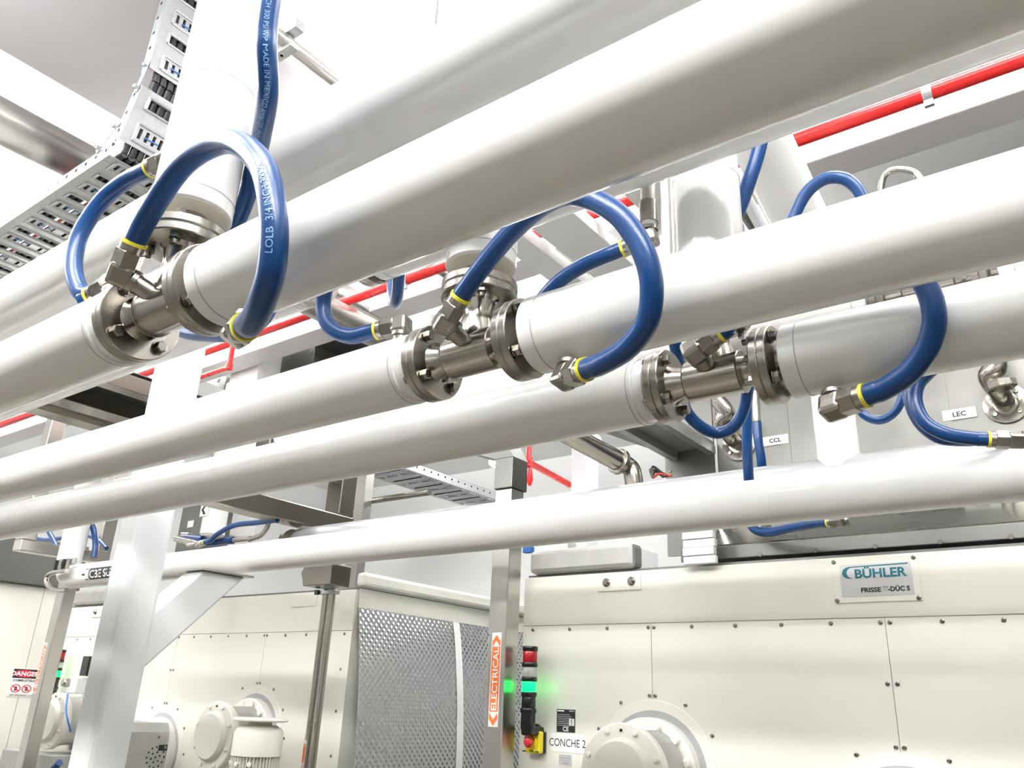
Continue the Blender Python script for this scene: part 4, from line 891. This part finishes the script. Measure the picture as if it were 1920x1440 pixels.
t = thing('ceiling_tube', 'slim stainless tube running away just left of the second riser', 'pipe')
a = WZ(820, 505, 2.2); obj('tube', G().cyl((a.x, 1.9, 2.2), (a.x, 4.6, 2.2), .024, 20), 'steel', t)
t = thing('exhaust_duct', 'fat round stainless duct running away behind the curling blue hose', 'duct')
a = WZ(660, 605, 1.9); obj('duct_tube', G().cyl((a.x, a.y - 1.2, 1.9), (a.x, a.y + 2.5, 1.9), .075, 40), 'steel', t)
obj('duct_hanger', G().box(a.x - .09, a.x + .09, a.y + 1.0, a.y + 1.04, 1.976, CZ - .001), 'steel', t)
for i, (xa, ya, xb, yb_, l) in enumerate(((1006, 437, 1084, 407, 'white ceiling member crossing under the red pipe, right of the second riser'), (1181, 376, 1262, 345, 'white ceiling member crossing under the red pipe behind the threaded elbow'), (940, 462, 984, 446, 'narrow white ceiling member crossing under the red pipe behind the second riser'))):
    p = WZ(xa, ya, 1.98); q = WZ(xb, yb_, 1.98); t = thing('ceiling_member', l, 'beam')
    obj('member', G().box(p.x, q.x, 1.75, 3.85, 1.98, 2.045), 'strip', t, bevel=.004)
    for y_ in (1.95, 3.6): obj('hanger_rod', G().cyl(((p.x + q.x) / 2, y_, 2.0455), ((p.x + q.x) / 2, y_, CZ - .001), .006, 8), 'galv', t)
# ------------------------------------------------------------------ background behind the pipes, left half
t = thing('ventilation_duct', 'riveted galvanised duct box glimpsed below the fitting of the nearest pipe', 'duct')
a = WY(490, 690, 3.6); b = WY(585, 690, 3.6); top = WY(545, 600, 3.6)
obj('duct_box', G().box(a.x, b.x, 3.6, 4.6, a.z - .35, top.z + .05), 'sheet', t, bevel=.004)
for (px, py) in ((502, 668), (497, 692), (580, 642), (583, 660), (562, 668), (528, 690)): obj('rivet', None, None, t, inst=RIV, xf=along(WY(px, py, 3.598), (0, -1, 0)))
obj('side_wing', G().prism([(b.x + .001, 3.62, top.z + .04), (b.x + .75, 3.62, top.z - .0), (b.x + .75, 3.62, top.z - .3), (b.x + .001, 3.62, top.z - .3)], (0, .9, 0)), 'sheet', t)
t = tag(obj('wall_panel', G().box(*(lambda p, q: (p.x, q.x))(WY(432, 700, 3.3), WY(482, 700, 3.3)), 3.3, 3.5, 1.0, WY(470, 625, 3.3).z), 'strip', None, bevel=.01), 'white rounded panel left of the riveted duct box', 'panel')
a = WY(400, 680, 4.2)
t = thing('cable_channel', 'short perforated channel with round clips near the red elbow', 'channel')
a = WY(392, 705, 3.9); b = WY(440, 725, 3.9); obj('channel', G().obox((a + b) / 2, (b - a) / 2, V((0, .1, 0)), V((.01, 0, .055))), 'guard', t)
obj('hanger_rod', G().cyl((b.x, b.y, b.z), (b.x, b.y, CZ - .001), .006, 8), 'galv', t)
for k in (.25, .75): q = a.lerp(b, k); obj('clip', G().cyl(q + V((0, -.101, 0)), q + V((0, -.115, 0)), .018, 14), 'galv', t)
t = thing('cable_trunking', 'white cable trunking and ladder left of the white column top', 'trunking')
for i, (qa, qb, m, h) in enumerate((((212, 728), (300, 693), 'galv', .02), ((230, 733), (300, 708), 'black', .008), ((214, 740), (290, 712), 'strip', .03))):
    a = WY(*qa, 3.4 - i * .02); b = WY(*qb, 3.4 - i * .02); b.z = a.z = (a.z + b.z) / 2
    obj(('ladder_rail', 'slot', 'trunking')[i], G().box(a.x - .0, b.x + .5, 3.4 - i * .02, 3.412 - i * .02, a.z - h, a.z + h), m, t)
q = WY(268, 760, 3.3); obj('drop_bar', G().box(q.x - .02, q.x + .02, 3.3, 3.32, q.z - .35, q.z + .12), 'galv', t)
# far wall details in the aisle
def wbox(name, label, cat, px0, py0, px1, py1, y, d, m):
    a = WY(px0, py0, y); b = WY(px1, py1, y); return tag(obj(name, G().box(min(a.x, b.x), max(a.x, b.x), y, y + d, min(a.z, b.z), max(a.z, b.z)), m, None, bevel=.006), label, cat)
c = WY(1083, 870, 6.0)
t = tag(obj('steel_column', G().box(c.x - .07, c.x + .10, 6.0, 6.2, Z0, CZ - .001), 'beam', None, bevel=.01), 'far white square column at the end of the aisle', 'column')
t = thing('high_bay_lamp', 'small bright round high-bay lamp above the far tray', 'lamp')
c = WY(934, 868, 5.4); obj('reflector', G().lathe((c.x, 5.4, c.z), (0, 0, 1), [(0, .085), (.03, .08), (.06, .05), (.09, .03)], 28), 'white', t); obj('lens', G().lathe((c.x, 5.4, c.z - .045), (0, 0, 1), [(0, .02), (.012, .055), (.03, .078), (.0449, .082)], 28), 'dome', t)
obj('hanger', G().cyl((c.x, 5.4, c.z + .09), (c.x, 5.4, CZ - .001), .008, 8), 'steel', t)
t = thing('filter_cabinet', 'pale cabinet with a narrow door behind the dimpled guard', 'cabinet')
a = WY(856, 1100, 5.9); b = WY(945, 1100, 5.9)
obj('cabinet_body', G().box(a.x, b.x + .4, 5.9, 6.4, Z0, 1.15), 'sheet', t, bevel=.01); obj('door', G().box(a.x + .05, a.x + .30, 5.88, 5.899, .62, 1.0), 'strip', t); obj('handle', G().box(a.x + .32, a.x + .35, 5.87, 5.899, .62, 1.1), 'polish', t)
t = thing('cable_bundle', 'tangle of thin bright wires on the cabinet ledge', 'cables')
for i in range(7):
    q = WY(860 + i * 3, 1108 + i * 2, 5.6); obj('wire', G().sweep(spline([q + V((0, .02 * i, 0)), q + V((.3, .1, .01 * (i % 3))), q + V((.7, .2, -.02)), q + V((1.1, .25, -.04))], 6), .007, 8), 'galv', t)
tag(obj('roof_hood', G().box(-5.6, -3.76, 5.3, 7.4, .62, 1.5), 'white', None, bevel=.05), 'large smooth white housing over the roof of the left machine', 'housing')
# left-hand side panel with the danger sign
PX = -8.2
t = thing('conche_machine', 'cream machine side at the far left edge carrying the danger sign', 'machine')
p0 = WX(60, 1098, PX)
obj('body', G().box(PX - 1.2, PX, 2.2, 6.5, Z0, p0.z), 'cream', t, bevel=.01)
obj('seam', G().box(PX, PX + .0012, WX(60, 1200, PX).y, WX(60, 1200, PX).y + .006, Z0, p0.z - .01), 'greyink', t)
obj('steel_hood', G().box(PX - 1.0, PX + .06, 2.0, WX(148, 1090, PX).y, p0.z + .001, p0.z + .42), 'sheet', t, bevel=.01)
s0 = WX(13, 1300, PX + .003); s1 = WX(72, 1262, PX + .003); w = s1.y - s0.y; hh = .30
zc = (s0.z + s1.z) / 2
t = thing('danger_sign', 'white danger sign with a black and red header on the far left machine', 'sign')
sx = PX + .002; sy = s0.y; sw_ = w; sz0, sz1 = zc - .115, zc + .125
obj('sign_board', G().box(sx, sx + .002, sy, sy + sw_, sz0, sz1), 'label', t)
obj('sign_header', G().box(sx + .0021, sx + .0027, sy + .01, sy + sw_ - .01, sz1 - .085, sz1 - .008), 'blackink', t)
g = G(); n = 28; cy, cz_ = sy + sw_ / 2, sz1 - .046
g.add([(sx + .0030, cy, cz_)] + [(sx + .0030, cy + sw_ * .43 * math.cos(2 * PI * i / n), cz_ + .031 * math.sin(2 * PI * i / n)) for i in range(n)], [(0, i + 1, (i + 1) % n + 1) for i in range(n)]); obj('header_oval', g, 'redink', t)
dv = (0, 1, 0)
text('DANGER', .052, (sx + .003, cy, cz_ - .018), dv, W3, 'whiteink', 'lettering', t, 'CENTER', bold=.0016, sx=1.15)
text('COMBUSTIBLE DUST', .026, (sx + .003, sy + .02, sz1 - .112), dv, W3, 'blackink', 'lettering', t, bold=.0004, sx=1.15)
text('NO WELDING, CUTTING', .016, (sx + .003, sy + .02, sz0 + .008), dv, W3, 'blackink', 'lettering', t, bold=.0003, sx=1.4)
for k in (.27, .68):
    g = G(); cy2, cz2 = sy + sw_ * k, sz0 + .068
    g.add([(sx + .0030, cy2 + r * 1.25 * math.cos(2 * PI * i / 20), cz2 + r * math.sin(2 * PI * i / 20)) for r in (.034, .027) for i in range(20)], [(i, (i + 1) % 20, (i + 1) % 20 + 20, i + 20) for i in range(20)])
    g.add([(sx + .0031, cy2 - .030, cz2 + .017), (sx + .0031, cy2 - .022, cz2 + .023), (sx + .0031, cy2 + .030, cz2 - .017), (sx + .0031, cy2 + .022, cz2 - .023)], [(0, 1, 2, 3)])
    obj('ban_ring', g, 'redink', t); g = G(); g.add([(sx + .0026, cy2 - .012, cz2 - .020), (sx + .0026, cy2 + .014, cz2 - .014), (sx + .0026, cy2 + .010, cz2 + .010), (sx + .0026, cy2 - .004, cz2 + .022)], [(0, 1, 2, 3)]); obj('ban_picture', g, 'blackink', t)
# small items on the left machine
t = thing('air_regulator', 'white air regulator with a chrome knob left of the white column', 'regulator')
c = WY(133, 1285, 3.1)
obj('body', G().box(c.x - .03, c.x + .07, 3.1, 3.2, c.z - .055, c.z + .055), 'strip', t, bevel=.008); obj('knob', G().lathe((c.x - .055, 3.12, c.z + .01), (0, -.5, .1), [(0, .02), (.02, .032), (.05, .030), (.06, .02)], 16), 'polish', t)
obj('sensor', G().box(c.x + .02, c.x + .12, 3.13, 3.2, c.z + .065, c.z + .20), 'black', t, bevel=.006)
obj('air_line', G().sweep(spline(wy((127, 1302, 3.08), (124, 1330, 3.05), (127, 1350, 3.05), (133, 1372, 3.1)), 8), .006, 10), 'tie', t)
e = WY(118, 1420, 2.7)
hose('blue hose end at the bottom left behind the white column', wy((95, 1446, 2.7), (104, 1438, 2.7), (112, 1430, 2.7)), .02, name='rubber_hose')
tag(obj('machine_cabinet', G().box(-6.95, -6.2, 3.06, 3.33, Z0, -.45), 'guard', None, bevel=.006), 'bare metal floor cabinet under the far left gearbox', 'cabinet')
# small coloured item on the machine roof
tag(obj('junction_clip', G().box(-2.505, -2.4535, 3.40, 3.43, WY(976, 1033, 3.4).z - .01, WY(976, 1026, 3.4).z), 'tie', None), 'tiny blue clip on the roof edge of the right machine', 'clip')
tag(obj('roof_lamp', G().box(WY(1010, 1030, 4.2).x, WY(1064, 1030, 4.2).x, 4.2, 4.3, WY(1030, 1032, 4.2).z, WY(1030, 1016, 4.2).z), 'strip', None, bevel=.005), 'small white box on the roof behind the blue clip', 'box')
t = thing('cable_bundle', 'black and red wires sticking up beside the canopy', 'cables')
for i, (dx, dz, m) in enumerate(((-.02, .06, 'cable'), (.0, .075, 'cable'), (.02, .05, 'cable'), (.05, .02, 'redcable'))):
    q = WY(1224, 896, 3.3); dx, dz = dx * .6, dz * .7; obj('wire', G().sweep(spline([q, q + V((dx, 0, dz)), q + V((dx + .03, .01, dz * .6)), q + V((dx + .06, .01, 0))], 6), .006, 8), m, t)
finalize()
